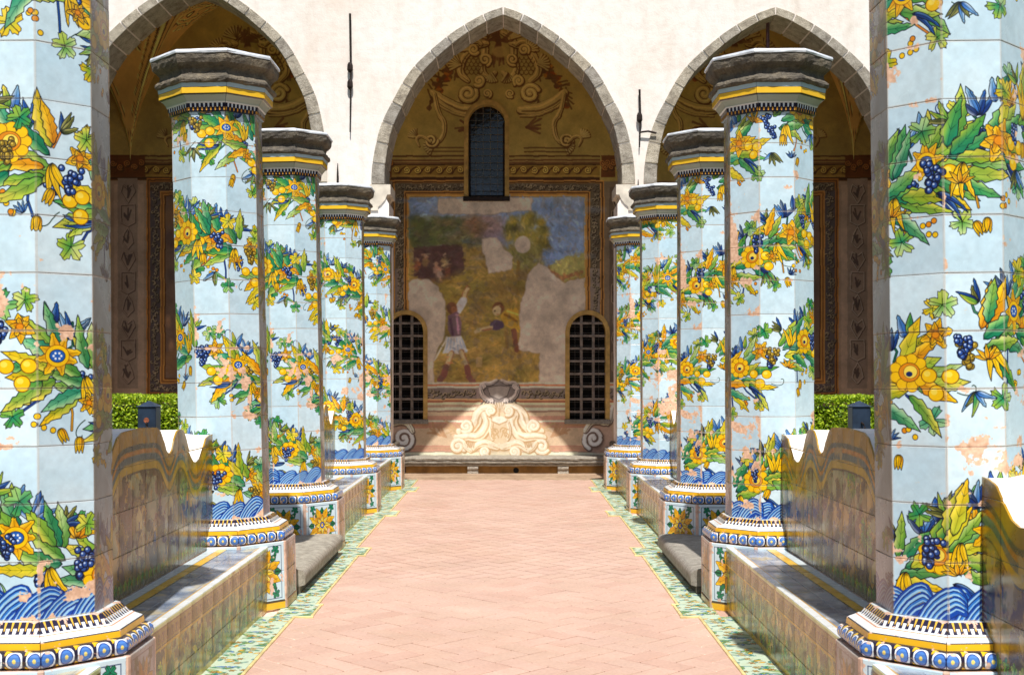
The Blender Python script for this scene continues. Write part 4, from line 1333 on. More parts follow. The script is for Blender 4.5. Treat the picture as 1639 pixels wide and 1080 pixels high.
def paint_fresco():
    ppm = 150
    cv = Canvas(12.6, 6.9, ppm, dsp(108, 93, 50), ox=-6.4, oy=0.0)
    rng = random.Random(77); nr = np.random.default_rng(77)
    q = 1 / P8
    def P(*pts): return [PX(a, b) for a, b in pts]
    def rect(x0, y0, x1, y1, c, op=1.0):
        a = PX(x0, y1); b = PX(x1, y0); cv.rect(a[0], a[1], b[0], b[1], c, op)
    def poly(pts, c, out=None, lw=1.2, op=1.0): cv.poly(P(*pts), c, out, lw * q, op)
    def line(pts, r, c, op=1.0): cv.stroke(P(*pts), r * q, c, op)
    def blob(x, y, rx, ry, c, op=1.0, soft=1.0):
        a, b = PX(x, y); cv.disc(a, b, rx * q, ry * q, c, op=op, soft=soft * ppm * q)
    DK, DB, RD = dsp(44, 28, 14), dsp(62, 42, 22), dsp(68, 44, 26)
    OC, OL, LT = dsp(108, 92, 50), dsp(124, 106, 62), dsp(158, 140, 92)
    def spiral(cx, cy, r, turns, d, a0, w, c):
        pts = []
        for i in range(int(16 * turns) + 1):
            t = i / (16 * turns); a = a0 + d * 2 * math.pi * turns * t; rr = r * (1 - t) ** .8
            pts.append((cx + rr * math.cos(a), cy + rr * math.sin(a)))
        line(pts, w, c)
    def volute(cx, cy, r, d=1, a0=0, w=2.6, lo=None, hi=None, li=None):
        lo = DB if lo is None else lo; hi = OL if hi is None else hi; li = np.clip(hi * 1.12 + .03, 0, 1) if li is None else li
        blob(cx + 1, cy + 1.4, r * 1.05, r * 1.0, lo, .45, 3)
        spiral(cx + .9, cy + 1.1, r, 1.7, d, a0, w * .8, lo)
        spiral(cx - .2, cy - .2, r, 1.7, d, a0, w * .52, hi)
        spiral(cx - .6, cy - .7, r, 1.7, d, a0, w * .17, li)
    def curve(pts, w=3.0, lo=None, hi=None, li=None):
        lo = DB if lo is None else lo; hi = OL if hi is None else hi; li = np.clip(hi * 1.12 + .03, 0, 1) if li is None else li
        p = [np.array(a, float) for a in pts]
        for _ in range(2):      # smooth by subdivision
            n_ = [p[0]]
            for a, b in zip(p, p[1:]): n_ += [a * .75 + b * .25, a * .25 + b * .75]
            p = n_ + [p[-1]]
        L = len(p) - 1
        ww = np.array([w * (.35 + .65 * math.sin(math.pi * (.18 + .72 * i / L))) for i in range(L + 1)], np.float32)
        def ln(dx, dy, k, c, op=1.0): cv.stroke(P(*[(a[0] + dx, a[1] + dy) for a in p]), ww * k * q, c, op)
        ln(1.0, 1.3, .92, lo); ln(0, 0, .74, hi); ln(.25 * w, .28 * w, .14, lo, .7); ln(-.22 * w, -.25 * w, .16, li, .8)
    # ---- ground tone of the lunettes and vault ends
    n = fbm(cv.H, cv.W, 90, nr, 5)[..., None]
    cv.a *= (.86 + .3 * n)
    # ---- middle lunette ornament
    for cx0 in (798, 1176, 396):
        for s in (-1, 1):
            X = lambda x: cx0 + s * x
            for i in range(34):      # fruit swags
                t = rng.random(); x = 58 + 52 * t; y = 118 + 50 * t * t + rng.uniform(-11, 11) - 10 * math.sin(t * 3)
                blob(X(x + rng.uniform(-5, 5)), y, 4.5, 4, rng.choice((RD, DB, dsp(110, 70, 24), dsp(94, 44, 16))), .85)
            for i in range(26):
                t = rng.random(); x = 58 + 54 * t; y = 118 + 50 * t * t - 10 * math.sin(t * 3)
                a = rng.random() * 6.28
                line([(X(x), y), (X(x) + 15 * math.cos(a), y + 15 * math.sin(a))], 1.4, DB, .8)
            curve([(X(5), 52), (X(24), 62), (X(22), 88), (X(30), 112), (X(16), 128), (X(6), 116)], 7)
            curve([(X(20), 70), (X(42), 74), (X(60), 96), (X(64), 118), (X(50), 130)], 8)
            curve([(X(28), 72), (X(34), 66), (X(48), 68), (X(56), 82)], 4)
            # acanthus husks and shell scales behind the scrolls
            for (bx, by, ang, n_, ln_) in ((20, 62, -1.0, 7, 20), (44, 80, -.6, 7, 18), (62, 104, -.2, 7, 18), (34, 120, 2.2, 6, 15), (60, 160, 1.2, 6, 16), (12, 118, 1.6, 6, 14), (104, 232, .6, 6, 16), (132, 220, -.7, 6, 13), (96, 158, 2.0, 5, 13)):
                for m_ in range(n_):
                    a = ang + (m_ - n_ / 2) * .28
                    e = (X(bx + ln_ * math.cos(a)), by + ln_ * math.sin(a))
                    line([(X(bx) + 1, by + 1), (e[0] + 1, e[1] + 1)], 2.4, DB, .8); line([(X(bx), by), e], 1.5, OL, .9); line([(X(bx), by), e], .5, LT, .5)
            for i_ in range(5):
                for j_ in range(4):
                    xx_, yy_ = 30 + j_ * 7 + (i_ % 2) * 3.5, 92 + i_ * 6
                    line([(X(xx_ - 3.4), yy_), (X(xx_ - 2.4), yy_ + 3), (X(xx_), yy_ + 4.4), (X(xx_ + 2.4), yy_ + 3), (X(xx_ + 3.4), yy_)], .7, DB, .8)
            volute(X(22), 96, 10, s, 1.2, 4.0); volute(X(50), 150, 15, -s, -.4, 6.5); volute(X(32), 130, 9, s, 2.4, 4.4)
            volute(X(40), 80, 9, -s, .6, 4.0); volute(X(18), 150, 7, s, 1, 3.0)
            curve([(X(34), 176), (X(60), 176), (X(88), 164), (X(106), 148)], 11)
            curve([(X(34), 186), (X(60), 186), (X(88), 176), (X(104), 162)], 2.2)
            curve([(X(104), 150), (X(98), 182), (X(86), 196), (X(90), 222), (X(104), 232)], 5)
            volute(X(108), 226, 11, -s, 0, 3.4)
            curve([(X(110), 228), (X(124), 216), (X(134), 222), (X(128), 234)], 3)
            for y in (236, 242): rect(min(X(40), X(112)), y, max(X(40), X(112)), y + 2.6, DB, .8)
            for i in range(7): line([(X(44), 205), (X(62 + rng.uniform(-6, 8)), 205 + rng.uniform(-15, 10))], 1.8, RD, .8)
            for i in range(9): line([(X(3), 66), (X(rng.uniform(-4, 26)), rng.uniform(44, 70))], 2.2, RD, .7)
        for i in range(12): line([(cx0, 60), (cx0 + rng.uniform(-12, 12), rng.uniform(88, 110))], 1.6, RD, .7)
        blob(cx0 + 2, 84, 13, 9, OL, .8, 3)
    # ---- entablature of all bays
    def entab(x0, x1):
        rect(x0, 249, x1, 252, DB); rect(x0, 252, x1, 255.5, OC); rect(x0, 255.5, x1, 263, RD, .85); rect(x0, 258.5, x1, 260, OL, .7)
        rect(x0, 263, x1, 265, DK); rect(x0, 265, x1, 281, dsp(96, 74, 32)); rect(x0, 281, x1, 284, dsp(110, 86, 40)); rect(x0, 284, x1, 288, DK); rect(x0, 288, x1, 290, RD)
        x = x0 + 10
        while x < x1 - 8:
            volute(x, 273, 5.2, 1 if int(x / 17) % 2 else -1, rng.random() * 6, 1.5, dsp(52, 32, 14), dsp(140, 112, 54))
            line([(x + 4, 278), (x + 9, 271), (x + 14, 268)], 1.2, dsp(52, 32, 14)); x += 17
    entab(624, 960)
    entab(120, 330); entab(1290, 1500)
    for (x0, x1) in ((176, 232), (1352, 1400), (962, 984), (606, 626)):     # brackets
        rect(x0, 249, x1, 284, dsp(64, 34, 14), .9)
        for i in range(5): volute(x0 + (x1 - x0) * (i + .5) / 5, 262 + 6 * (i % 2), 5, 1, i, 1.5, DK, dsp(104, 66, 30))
    # ---- wall below the entablature
    rect(120, 290, 1500, 770, dsp(92, 76, 62))
    # carved picture frames and pilasters
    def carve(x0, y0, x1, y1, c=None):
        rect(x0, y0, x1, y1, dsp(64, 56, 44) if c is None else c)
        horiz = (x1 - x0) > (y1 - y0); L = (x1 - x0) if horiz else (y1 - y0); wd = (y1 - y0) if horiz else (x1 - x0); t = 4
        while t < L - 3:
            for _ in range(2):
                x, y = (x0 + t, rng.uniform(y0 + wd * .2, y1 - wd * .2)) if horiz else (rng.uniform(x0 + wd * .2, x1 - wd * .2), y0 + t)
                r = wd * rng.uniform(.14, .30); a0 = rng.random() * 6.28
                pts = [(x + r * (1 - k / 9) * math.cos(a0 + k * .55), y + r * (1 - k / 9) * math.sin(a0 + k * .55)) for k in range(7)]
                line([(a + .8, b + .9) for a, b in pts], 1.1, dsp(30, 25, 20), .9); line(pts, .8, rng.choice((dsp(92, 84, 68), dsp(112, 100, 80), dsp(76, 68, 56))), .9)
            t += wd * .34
    def stripes(x0, y0, x1, y1, cols):
        """concentric line frame, each (width, colour) from the outside in"""
        for wv, c in cols:
            rect(x0, y0, x1, y0 + wv, c); rect(x0, y1 - wv, x1, y1, c); rect(x0, y0, x0 + wv, y1, c); rect(x1 - wv, y0, x1, y1, c)
            x0 += wv; y0 += wv; x1 -= wv; y1 -= wv
        return x0, y0, x1, y1
    G1, G2, G3 = dsp(126, 90, 44), dsp(92, 60, 28), dsp(56, 36, 18)
    stripes(625, 289, 967, 640, [(2, G1), (2.5, G3), (2, G1)])
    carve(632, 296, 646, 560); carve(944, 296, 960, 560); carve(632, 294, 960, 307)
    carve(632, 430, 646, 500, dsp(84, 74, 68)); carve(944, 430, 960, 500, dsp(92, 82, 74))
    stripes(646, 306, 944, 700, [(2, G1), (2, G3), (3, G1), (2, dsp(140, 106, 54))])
    # pilaster strips right and left of the big frame
    for x0, x1 in ((975, 995), (600, 622)):
        rect(x0 - 8, 290, x1 + 6, 620, dsp(84, 72, 58)); rect(x0, 300, x1, 612, dsp(66, 56, 46))
    def ornament(xc, y0, y1, hw, c1, c2):
        y = y0; i = 0
        while y < y1 - 20:
            h = 34
            if i % 3 == 0: pts = [(xc, y + h), (xc - hw, y + h * .45), (xc - hw * .7, y + 4), (xc, y + 10), (xc + hw * .7, y + 4), (xc + hw, y + h * .45), (xc, y + h)]
            elif i % 3 == 1: pts = [(xc - hw, y), (xc + hw, y), (xc + hw, y + h - 6), (xc, y + h), (xc - hw, y + h - 6), (xc - hw, y)]
            else: pts = [(xc, y), (xc - hw * .5, y + 10), (xc - hw * .8, y + 24), (xc, y + h), (xc + hw * .8, y + 24), (xc + hw * .5, y + 10), (xc, y)]
            line([(a + .8, b + .8) for a, b in pts], 1.3, c1); line(pts, .7, c2, .8)
            for k in range(5):
                line([(xc, y + 24), (xc + rng.uniform(-.6, .6) * hw, y + 8 + rng.uniform(-3, 12))], 1.3, c1)
            y += h + 2; i += 1
    ornament(985, 420, 600, 6, dsp(40, 32, 26), dsp(112, 98, 82)); ornament(985, 302, 420, 6, dsp(40, 32, 26), dsp(112, 98, 82))
    # ---- the mural
    poly([(655, 316), (935, 316), (935, 615), (655, 615)], dsp(112, 92, 44))
    def skyc(X, Y):
        return dsp(92, 98, 118) * np.ones(np.broadcast(X, Y).shape + (1,), np.float32)
    poly([(655, 316), (935, 316), (935, 430), (880, 450), (840, 400), (655, 380)], dsp(82, 102, 134))
    for i in range(60): blob(rng.uniform(655, 935), rng.uniform(318, 420), rng.uniform(10, 34), rng.uniform(2, 6), rng.choice((dsp(66, 88, 128), dsp(108, 116, 128), dsp(96, 106, 124))), .35, 6)
    for i in range(120): blob(rng.uniform(658, 770), rng.uniform(352, 392), rng.uniform(5, 12), rng.uniform(5, 12), rng.choice((dsp(62, 72, 38), dsp(84, 86, 44), dsp(98, 82, 58), dsp(52, 60, 36))), .5, 5)
    blob(775, 362, 34, 18, dsp(124, 84, 66), .6, 10); blob(790, 380, 28, 12, dsp(90, 76, 84), .6, 10)
    for i in range(130): 
        a = rng.random() * 6.28; r = rng.random() ** .6
        blob(842 + 34 * r * math.cos(a), 378 + 36 * r * math.sin(a), rng.uniform(4, 9), rng.uniform(4, 8), rng.choice((dsp(122, 104, 34), dsp(92, 86, 36), dsp(140, 118, 44), dsp(70, 70, 34))), .55, 4)
    for i in range(70): blob(rng.uniform(800, 868), rng.uniform(395, 430), rng.uniform(5, 10), rng.uniform(4, 8), rng.choice((dsp(88, 88, 48), dsp(108, 98, 50))), .5, 4)
    line([(829, 420), (828, 480), (832, 600)], 2.6, dsp(100, 74, 30), .8)
    poly([(662, 396), (740, 391), (743, 440), (706, 452), (662, 444)], dsp(66, 46, 44))
    for x, y, c in ((668, 426, dsp(120, 70, 40)), (680, 420, dsp(104, 84, 50)), (712, 420, dsp(120, 102, 66)), (698, 432, dsp(130, 92, 72)), (704, 442, dsp(140, 110, 96)), (716, 436, dsp(112, 66, 44))):
        blob(x, y, 5, 9, c, .8, 2); blob(x, y - 10, 3, 3.2, dsp(140, 104, 76), .8)
    poly([(875, 428), (905, 410), (935, 404), (935, 440), (900, 452)], dsp(112, 108, 58)); line([(880, 434), (900, 446), (930, 436)], 3, dsp(104, 60, 40), .8)
    for i in range(160): blob(rng.uniform(700, 860), rng.uniform(440, 612), rng.uniform(8, 26), rng.uniform(3, 10), rng.choice((dsp(120, 96, 34), dsp(88, 82, 34), dsp(134, 108, 46), dsp(100, 78, 40), dsp(78, 74, 34))), .4, 7)
    # short brush strokes pulled from the colours already laid down
    for _ in range(3600):
        x, y = rng.uniform(656, 934), rng.uniform(317, 613)
        a = PX(x, y); ix_, iy_ = int((a[0] + 6.4) * ppm), int(a[1] * ppm)
        c_ = cv.a[min(cv.H - 1, iy_), min(cv.W - 1, ix_)] * rng.uniform(.86, 1.16) + np.array((rng.uniform(-.02, .03), rng.uniform(-.02, .02), rng.uniform(-.03, .02)), np.float32)
        th = rng.uniform(-.9, .9) + (1.2 if x > 800 else 0); l_ = rng.uniform(1.5, 5)
        line([(x - l_ * math.cos(th), y - l_ * math.sin(th)), (x + l_ * math.cos(th), y + l_ * math.sin(th))], rng.uniform(.6, 1.5), c_, .75)
    # two country figures: a thrower with raised arm, and a stooping man
    SK, SKD = dsp(168, 120, 84), dsp(112, 70, 44)
    line([(741, 482), (743, 470), (748, 461)], 4, SKD); line([(741, 480), (744, 468), (748, 462)], 2.8, SK)
    line([(728, 500), (736, 492), (741, 482)], 6.5, dsp(150, 146, 146)); blob(723, 494, 8.5, 10, dsp(86, 54, 34)); blob(726, 497, 5, 6, SKD)
    poly([(716, 506), (732, 498), (738, 516), (737, 538), (722, 540), (716, 528)], dsp(84, 62, 72)); line([(720, 512), (724, 536)], 2, dsp(66, 44, 60)); line([(730, 504), (733, 534)], 1.6, dsp(126, 90, 108))
    poly([(715, 540), (738, 538), (748, 562), (738, 568), (724, 566), (708, 566)], dsp(152, 164, 178)); 
    for k in range(6): line([(718 + k * 4, 542), (712 + k * 7, 564)], .9, dsp(104, 116, 132))
    for (pts) in (((722, 566), (716, 582), (713, 590)), ((738, 564), (746, 582), (747, 590))): line(pts, 4.6, SKD); line([(a - .6, b) for a, b in pts], 3.4, SK)
    for (pts) in (((713, 588), (710, 600), (704, 608)), ((747, 588), (749, 602), (756, 610))): line(pts, 4.8, dsp(92, 54, 46))
    line([(715, 540), (698, 572), (692, 580)], 1.4, dsp(150, 130, 120))
    blob(797, 494, 9.5, 10, dsp(80, 50, 30)); blob(795, 498, 6.8, 8, SK); blob(792, 498, 1.2, 1, DK); blob(797, 504, 2.4, 1, SKD)
    poly([(800, 506), (812, 494), (826, 492), (832, 500), (832, 534), (824, 530), (806, 520)], dsp(150, 104, 30)); line([(808, 504), (826, 514)], 2, dsp(104, 68, 20)); line([(812, 498), (830, 504)], 1.6, dsp(184, 138, 50))
    blob(795, 521, 11, 8.5, dsp(56, 44, 62)); line([(786, 524), (772, 527), (761, 531)], 3.2, SK); line([(786, 526), (772, 529)], 1.4, SKD)
    line([(822, 530), (827, 560)], 4, dsp(84, 50, 36)); line([(810, 528), (812, 556)], 3, dsp(96, 74, 36))
    rect(762, 572, 772, 588, dsp(140, 110, 72), .7); blob(800, 588, 26, 16, dsp(132, 104, 46), .5, 8)
    # short brush strokes pulled from the colours already laid down
    for _ in range(500):
        x, y = rng.uniform(656, 934), rng.uniform(317, 613)
        a = PX(x, y); ix_, iy_ = int((a[0] + 6.4) * ppm), int(a[1] * ppm)
        c_ = cv.a[min(cv.H - 1, iy_), min(cv.W - 1, ix_)] * rng.uniform(.80, 1.24) + np.array((rng.uniform(-.02, .03), rng.uniform(-.02, .02), rng.uniform(-.03, .02)), np.float32)
        th = rng.uniform(-.9, .9) + (1.2 if x > 800 else 0); l_ = rng.uniform(1.5, 5)
        line([(x - l_ * math.cos(th), y - l_ * math.sin(th)), (x + l_ * math.cos(th), y + l_ * math.sin(th))], rng.uniform(.6, 1.5), c_, .75)
    # losses filled with bare grey plaster
    GP = dsp(142, 124, 112)
    for pts in ([(700, 318), (852, 317), (850, 338), (776, 344), (700, 342)],
                [(771, 382), (795, 380), (806, 396), (820, 412), (818, 432), (782, 438), (774, 410)],
                [(654, 452), (664, 447), (686, 448), (702, 460), (712, 484), (713, 520), (708, 546), (700, 560), (694, 575), (694, 614), (654, 614)],
                [(862, 420), (874, 428), (890, 444), (904, 452), (936, 444), (936, 614), (862, 614), (863, 566), (830, 560), (832, 490), (838, 470), (846, 436)]):
        rp = []
        for (ax, ay), (bx, by) in zip(pts, pts[1:] + pts[:1]):
            n_ = max(1, int(math.hypot(bx - ax, by - ay) / 5))
            for k_ in range(n_):
                rp.append((ax + (bx - ax) * k_ / n_ + rng.uniform(-1.3, 1.3), ay + (by - ay) * k_ / n_ + rng.uniform(-1.3, 1.3)))
        poly(rp, GP, dsp(112, 96, 80), .8, .97)
    blob(836, 392, 13, 14, GP)
    # ---- dado below the mural
    def hs(x0, x1, lst):
        for y0, y1, c in lst: rect(x0, y0, x1, y1, c)
    rect(600, 612, 1000, 740, dsp(122, 106, 88))
    hs(600, 1000, [(612, 615, dsp(176, 144, 116)), (615, 618, dsp(134, 88, 62)), (618, 621, dsp(176, 146, 122)), (621, 638, dsp(100, 88, 84)), (638, 641, dsp(160, 110, 80)), (641, 644, dsp(110, 64, 44)),
                   (644, 648, dsp(170, 140, 112)), (648, 652, dsp(120, 100, 84)), (652, 657, dsp(164, 140, 118)), (657, 660, dsp(104, 84, 72)), (660, 666, dsp(150, 120, 100)), (666, 673, dsp(126, 96, 82)), (673, 676, dsp(168, 136, 120))])
    carve(600, 622, 762, 638, dsp(84, 76, 72)); carve(834, 622, 1000, 638, dsp(84, 76, 72))
    stripes(640, 676, 962, 722, [(2, dsp(120, 86, 74)), (5, dsp(112, 86, 70)), (2, dsp(112, 80, 68))])
    rect(600, 722, 1000, 724, dsp(98, 82, 70)); rect(600, 724, 1000, 740, dsp(150, 134, 118))
    for s in (-1, 1):        # side volutes, olive branches
        X = lambda x: 798 + s * x
        blob(X(160), 700, 24, 26, dsp(110, 92, 82), .8, 4)
        volute(X(152), 702, 17, s, 2, 6, dsp(66, 54, 48), dsp(166, 148, 134)); curve([(X(138), 690), (X(150), 672), (X(178), 680), (X(182), 650)], 6, dsp(66, 54, 48), dsp(156, 138, 124))
        for i in range(8): line([(X(84 + i * 3), 700 - i), (X(84 + i * 4 + rng.uniform(-4, 10)), 690 - rng.uniform(-6, 14))], 1.6, dsp(110, 84, 62), .8)
    # grey shell cartouche on the band
    GL, GD, GM = dsp(124, 116, 112), dsp(50, 46, 44), dsp(82, 76, 74)
    poly([(766, 618), (776, 613), (786, 613), (792, 607), (804, 607), (810, 613), (820, 613), (830, 618), (828, 630), (816, 643), (806, 647), (790, 647), (780, 643), (768, 630)], GM)
    poly([(780, 620), (798, 617), (816, 620), (812, 634), (798, 640), (784, 634)], dsp(104, 98, 94), GD, 1.0)
    for s in (-1, 1):
        X = lambda x: 798 + s * x
        curve([(X(4), 608), (X(14), 614), (X(26), 612), (X(31), 620)], 4, GD, GL); volute(X(26), 619, 4.5, s, 0, 2.4, GD, GL)
        curve([(X(30), 622), (X(27), 634), (X(16), 642), (X(6), 646)], 5, GD, GL); volute(X(12), 642, 4, -s, 1, 2.2, GD, GL)
        for i in range(6): line([(X(4 + i * 4), 646 - i), (X(4 + i * 5), 651 - i * .6)], 1.2, GD, .8)
    # the cream scroll cartouche in sepia and stone white
    CL, CM, CD, CH = c3(238, 222, 196), c3(226, 206, 174), c3(196, 160, 118), c3(246, 238, 222)
    CS = c3(204, 172, 130)
    blob(799, 700, 66, 30, CM, .75, 12); blob(799, 668, 26, 22, CM, .8, 8)
    def scr(pts, w): curve(pts, w, CD, CL, CH)
    for i in range(26):
        a = math.pi * (i + .5) / 26; line([(799 + 7 * math.cos(a), 662 - 6 * math.sin(a)), (799 + 17 * math.cos(a), 662 - 17 * math.sin(a))], 1.0, CD if i % 2 else CH, .7)
    for s in (-1, 1):
        X = lambda x: 799.5 + s * x
        for i in range(12):       # leaves spilling outwards
            a = (X(60 + i * 1.5), 690 - i * .6); line([a, (a[0] + s * rng.uniform(6, 20), a[1] - rng.uniform(-8, 14))], 1.1, CS, .7)
        scr([(X(13), 652), (X(27), 654), (X(36), 664), (X(38), 676), (X(50), 690), (X(66), 690)], 11)
        volute(X(54), 682, 10, s, 2.2, 5.0, CD, CL, CH)
        scr([(X(24), 664), (X(19), 674), (X(24), 688), (X(34), 700), (X(52), 698), (X(70), 700)], 10)
        volute(X(67), 714, 12.5, s, .6, 5.5, CD, CL, CH); volute(X(14), 658, 7.5, -s, 2, 4, CD, CL, CH)
        scr([(X(4), 716), (X(14), 712), (X(26), 708), (X(36), 712), (X(44), 720)], 8)
        volute(X(23), 723, 8, -s, 1, 4.4, CD, CL, CH)
        scr([(X(46), 722), (X(54), 716), (X(58), 708)], 5)
        scr([(X(13), 676), (X(16), 690), (X(12), 704)], 4)
        for i in range(4): line([(X(40 + i * 3), 708), (X(42 + i * 3), 716)], 1.0, CD, .7)
        spiral(X(7), 690, 6, 1.3, s, 3, 1.1, CS); spiral(X(10), 697, 4.5, 1.3, -s, 1, 1.1, CS); line([(X(2), 700), (X(9), 686), (X(14), 688)], 1.0, CS)
    blob(799, 673, 12, 7, CH, .95, 2); line([(787, 675), (799, 680), (811, 675)], 1.2, CD, .8); line([(799, 655), (799, 666)], 1.4, CD, .7)
    for i in range(9): blob(783 + i * 4, 712 + (i % 2), 2.4, 3.2, CL, .9, 1.5)
    # ---- side bays: pilaster panel, carved frame and dark picture
    for s, x0 in ((-1, 178), (1, 1398)):
        X = lambda d: x0 - s * d
        def vr(a, b, y0, y1, c): rect(min(X(a), X(b)), y0, max(X(a), X(b)), y1, c)
        vr(-60, 60, 290, 640, dsp(108, 92, 78)); vr(4, 52, 296, 634, dsp(118, 102, 88)); vr(10, 42, 286, 622, dsp(98, 86, 76))
        ornament((X(12) + X(40)) / 2, 292, 618, 11, dsp(56, 48, 44), dsp(118, 104, 92) if s < 0 else dsp(138, 126, 114))
        stripes(min(X(56), X(150)), 286, max(X(56), X(150)), 634, [(2, dsp(120, 78, 32)), (2, G3), (2, dsp(104, 66, 28))])
        a0, a1 = sorted((X(62), X(78))); carve(a0, 292, a1, 624, dsp(56, 50, 50)); carve(min(X(62), X(146)), 292, max(X(62), X(146)), 306, dsp(60, 50, 40)); carve(min(X(62), X(146)), 614, max(X(62), X(146)), 628, dsp(56, 50, 50))
        a, b, c, d = stripes(min(X(78), X(200)), 306, max(X(78), X(200)), 614, [(2, G1), (3, G2), (2, G1), (2, G3)])
        rect(a, b, c, d, dsp(78, 62, 52))
        for i in range(50): blob(rng.uniform(a + 4, c - 4), rng.uniform(b, d), rng.uniform(5, 12), rng.uniform(6, 16), rng.choice((dsp(80, 40, 32), dsp(62, 52, 46), dsp(92, 66, 40), dsp(50, 40, 40))), .45, 6)
        for i in range(10): blob(rng.uniform(a + 4, c - 4), rng.uniform(b + 110, d - 20), 4, 9, dsp(130, 96, 70), .5, 4)
        rect(min(X(-60), X(200)), 634, max(X(-60), X(200)), 640, dsp(90, 50, 32)); rect(min(X(-60), X(200)), 640, max(X(-60), X(200)), 770, dsp(100, 84, 70))
        for i in range(60): # lunette foliage
            pass
    # an unsteady hand, a little bleeding of the pigment, then age
    hh, w_ = cv.H, cv.W
    dx = (fbm(hh, w_, 22, nr, 2) - .5) * 2.6; dy = (fbm(hh, w_, 22, nr, 2) - .5) * 2.6
    yy, xx = np.mgrid[0:hh, 0:w_]
    cv.a = cv.a[np.clip((yy + dy).astype(int), 0, hh - 1), np.clip((xx + dx).astype(int), 0, w_ - 1)]
    y0_, y1_ = int(PX(0, 614)[1] * ppm), int(PX(0, 316)[1] * ppm); x0_, x1_ = int((PX(655, 0)[0] + 6.4) * ppm), int((PX(935, 0)[0] + 6.4) * ppm)
    sub = cv.a[y0_:y1_, x0_:x1_]
    for _ in range(2): sub = (sub + np.roll(sub, 1, 0) + np.roll(sub, -1, 0) + np.roll(sub, 1, 1) + np.roll(sub, -1, 1)) / 5
    sn = fbm(sub.shape[0], sub.shape[1], 30, nr, 5)[..., None]; sn2 = fbm(sub.shape[0], sub.shape[1], 12, nr, 4)
    sub = sub * (.85 + .30 * sn)
    gr = np.array((.95, .86, .78), np.float32) * sub.mean(-1, keepdims=True)
    k = (step(.56, .66, sn2) * .35)[..., None]; sub = sub * (1 - k) + gr * k
    sub = sub * .84 + sub.mean(-1, keepdims=True) * np.array((.18, .17, .16), np.float32)
    cv.a[y0_:y1_, x0_:x1_] = sub
    n = fbm(cv.H, cv.W, 36, nr, 5)[..., None]; n2 = fbm(cv.H, cv.W, 8, nr, 3)[..., None]
    cv.a *= (.82 + .28 * n + .12 * n2)
    return cv.image("fresco_paint"), cv
fresco_img, fcv = paint_fresco()
def fresco_mat():
    m, nt, b = new_mat("fresco")
    t = N(nt, "ShaderNodeTexImage"); t.image = fresco_img; t.extension = 'EXTEND'
    n = noise(nt, 2.0, 7, .65); f = noise(nt, 40, 4)
    c = mixc(nt, .35, t.outputs[0], ramp(nt, n.outputs[0], [(.3, (.72, .70, .66, 1)), (.7, (1.12, 1.1, 1.06, 1))]).outputs[0], 'MULTIPLY')
    c = mixc(nt, .25, c, ramp(nt, f.outputs[0], [(.3, (.6, .58, .55, 1)), (.65, (1, 1, 1, 1))]).outputs[0], 'MULTIPLY')
    nt.links.new(c, b.inputs['Base Color']); b.inputs['Roughness'].default_value = .9
    bump(nt, b, f.outputs[0], .25, .004)
    return m
M['fresco'] = fresco_mat()

def arched(xc, hw, z0, zt, n=14, rise=None):
    rise = hw if rise is None else rise
    pts = [(xc - hw, z0), (xc + hw, z0)]
    for i in range(n + 1):
        a = math.pi * i / n
        pts.append((xc + hw * math.cos(a), zt - rise + rise * math.sin(a)))
    return pts       # counter-clockwise
fw = empty('painted_wall', (0, W, 0), "shaded back wall of the arcade painted with a worn country fresco, frames and scrolls", 'wall')
wins = []
for (xa, xb, yt, yb_) in ((749.5, 808, 167, 315), (622, 677.5, 503, 671), (911.5, 969, 503, 671)):
    x0, zt = PX(xa, yt); x1, z0 = PX(xb, yb_)
    wins.append(((x0 + x1) / 2, (x1 - x0) / 2, z0, zt))
outer = [(-6.4, -.1), (6.2, -.1), (6.2, 6.9), (-6.4, 6.9)]
holes = [arched(*w) for w in wins]
loops = [[Vector((x, z, 0)) for x, z in outer]] + [[Vector((x, z, 0)) for x, z in h][::-1] for h in holes]
flatv = [v for l in loops for v in l]
tr = tessellate_polygon(loops)
V = [(v.x, 0, v.y) for v in flatv]
UV = [((v.x + 6.4) / 12.6, v.y / 6.9) for v in flatv]
F = []
for t in tr:
    a, b, c = (flatv[i] for i in t)
    cr = (b - a).cross(c - a).z
    F.append(tuple(t) if cr > 0 else tuple(t[::-1]))   # face normal -y
mesh_obj('fresco', V, F, M['fresco'], fw, uvs=UV)
M['glass'] = None
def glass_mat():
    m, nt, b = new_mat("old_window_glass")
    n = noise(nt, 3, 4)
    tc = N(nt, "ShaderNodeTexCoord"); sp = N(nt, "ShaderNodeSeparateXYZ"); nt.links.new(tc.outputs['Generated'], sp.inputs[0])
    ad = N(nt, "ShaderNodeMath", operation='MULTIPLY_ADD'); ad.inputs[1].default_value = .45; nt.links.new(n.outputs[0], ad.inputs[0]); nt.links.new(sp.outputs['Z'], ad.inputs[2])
    nt.links.new(ramp(nt, ad.outputs[0], [(.2, rgb(70, 92, 124)), (.45, rgb(30, 38, 52)), (.6, rgb(5, 6, 7))]).outputs[0], b.inputs['Base Color'])  # sky light reflected in the dusty lower glass is put into the colour
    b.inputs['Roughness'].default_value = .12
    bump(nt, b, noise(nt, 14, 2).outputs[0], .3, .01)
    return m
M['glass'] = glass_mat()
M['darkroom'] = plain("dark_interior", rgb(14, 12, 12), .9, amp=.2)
M['leadcame'] = plain("glazing_lead", rgb(120, 118, 112), .6, amp=.2)
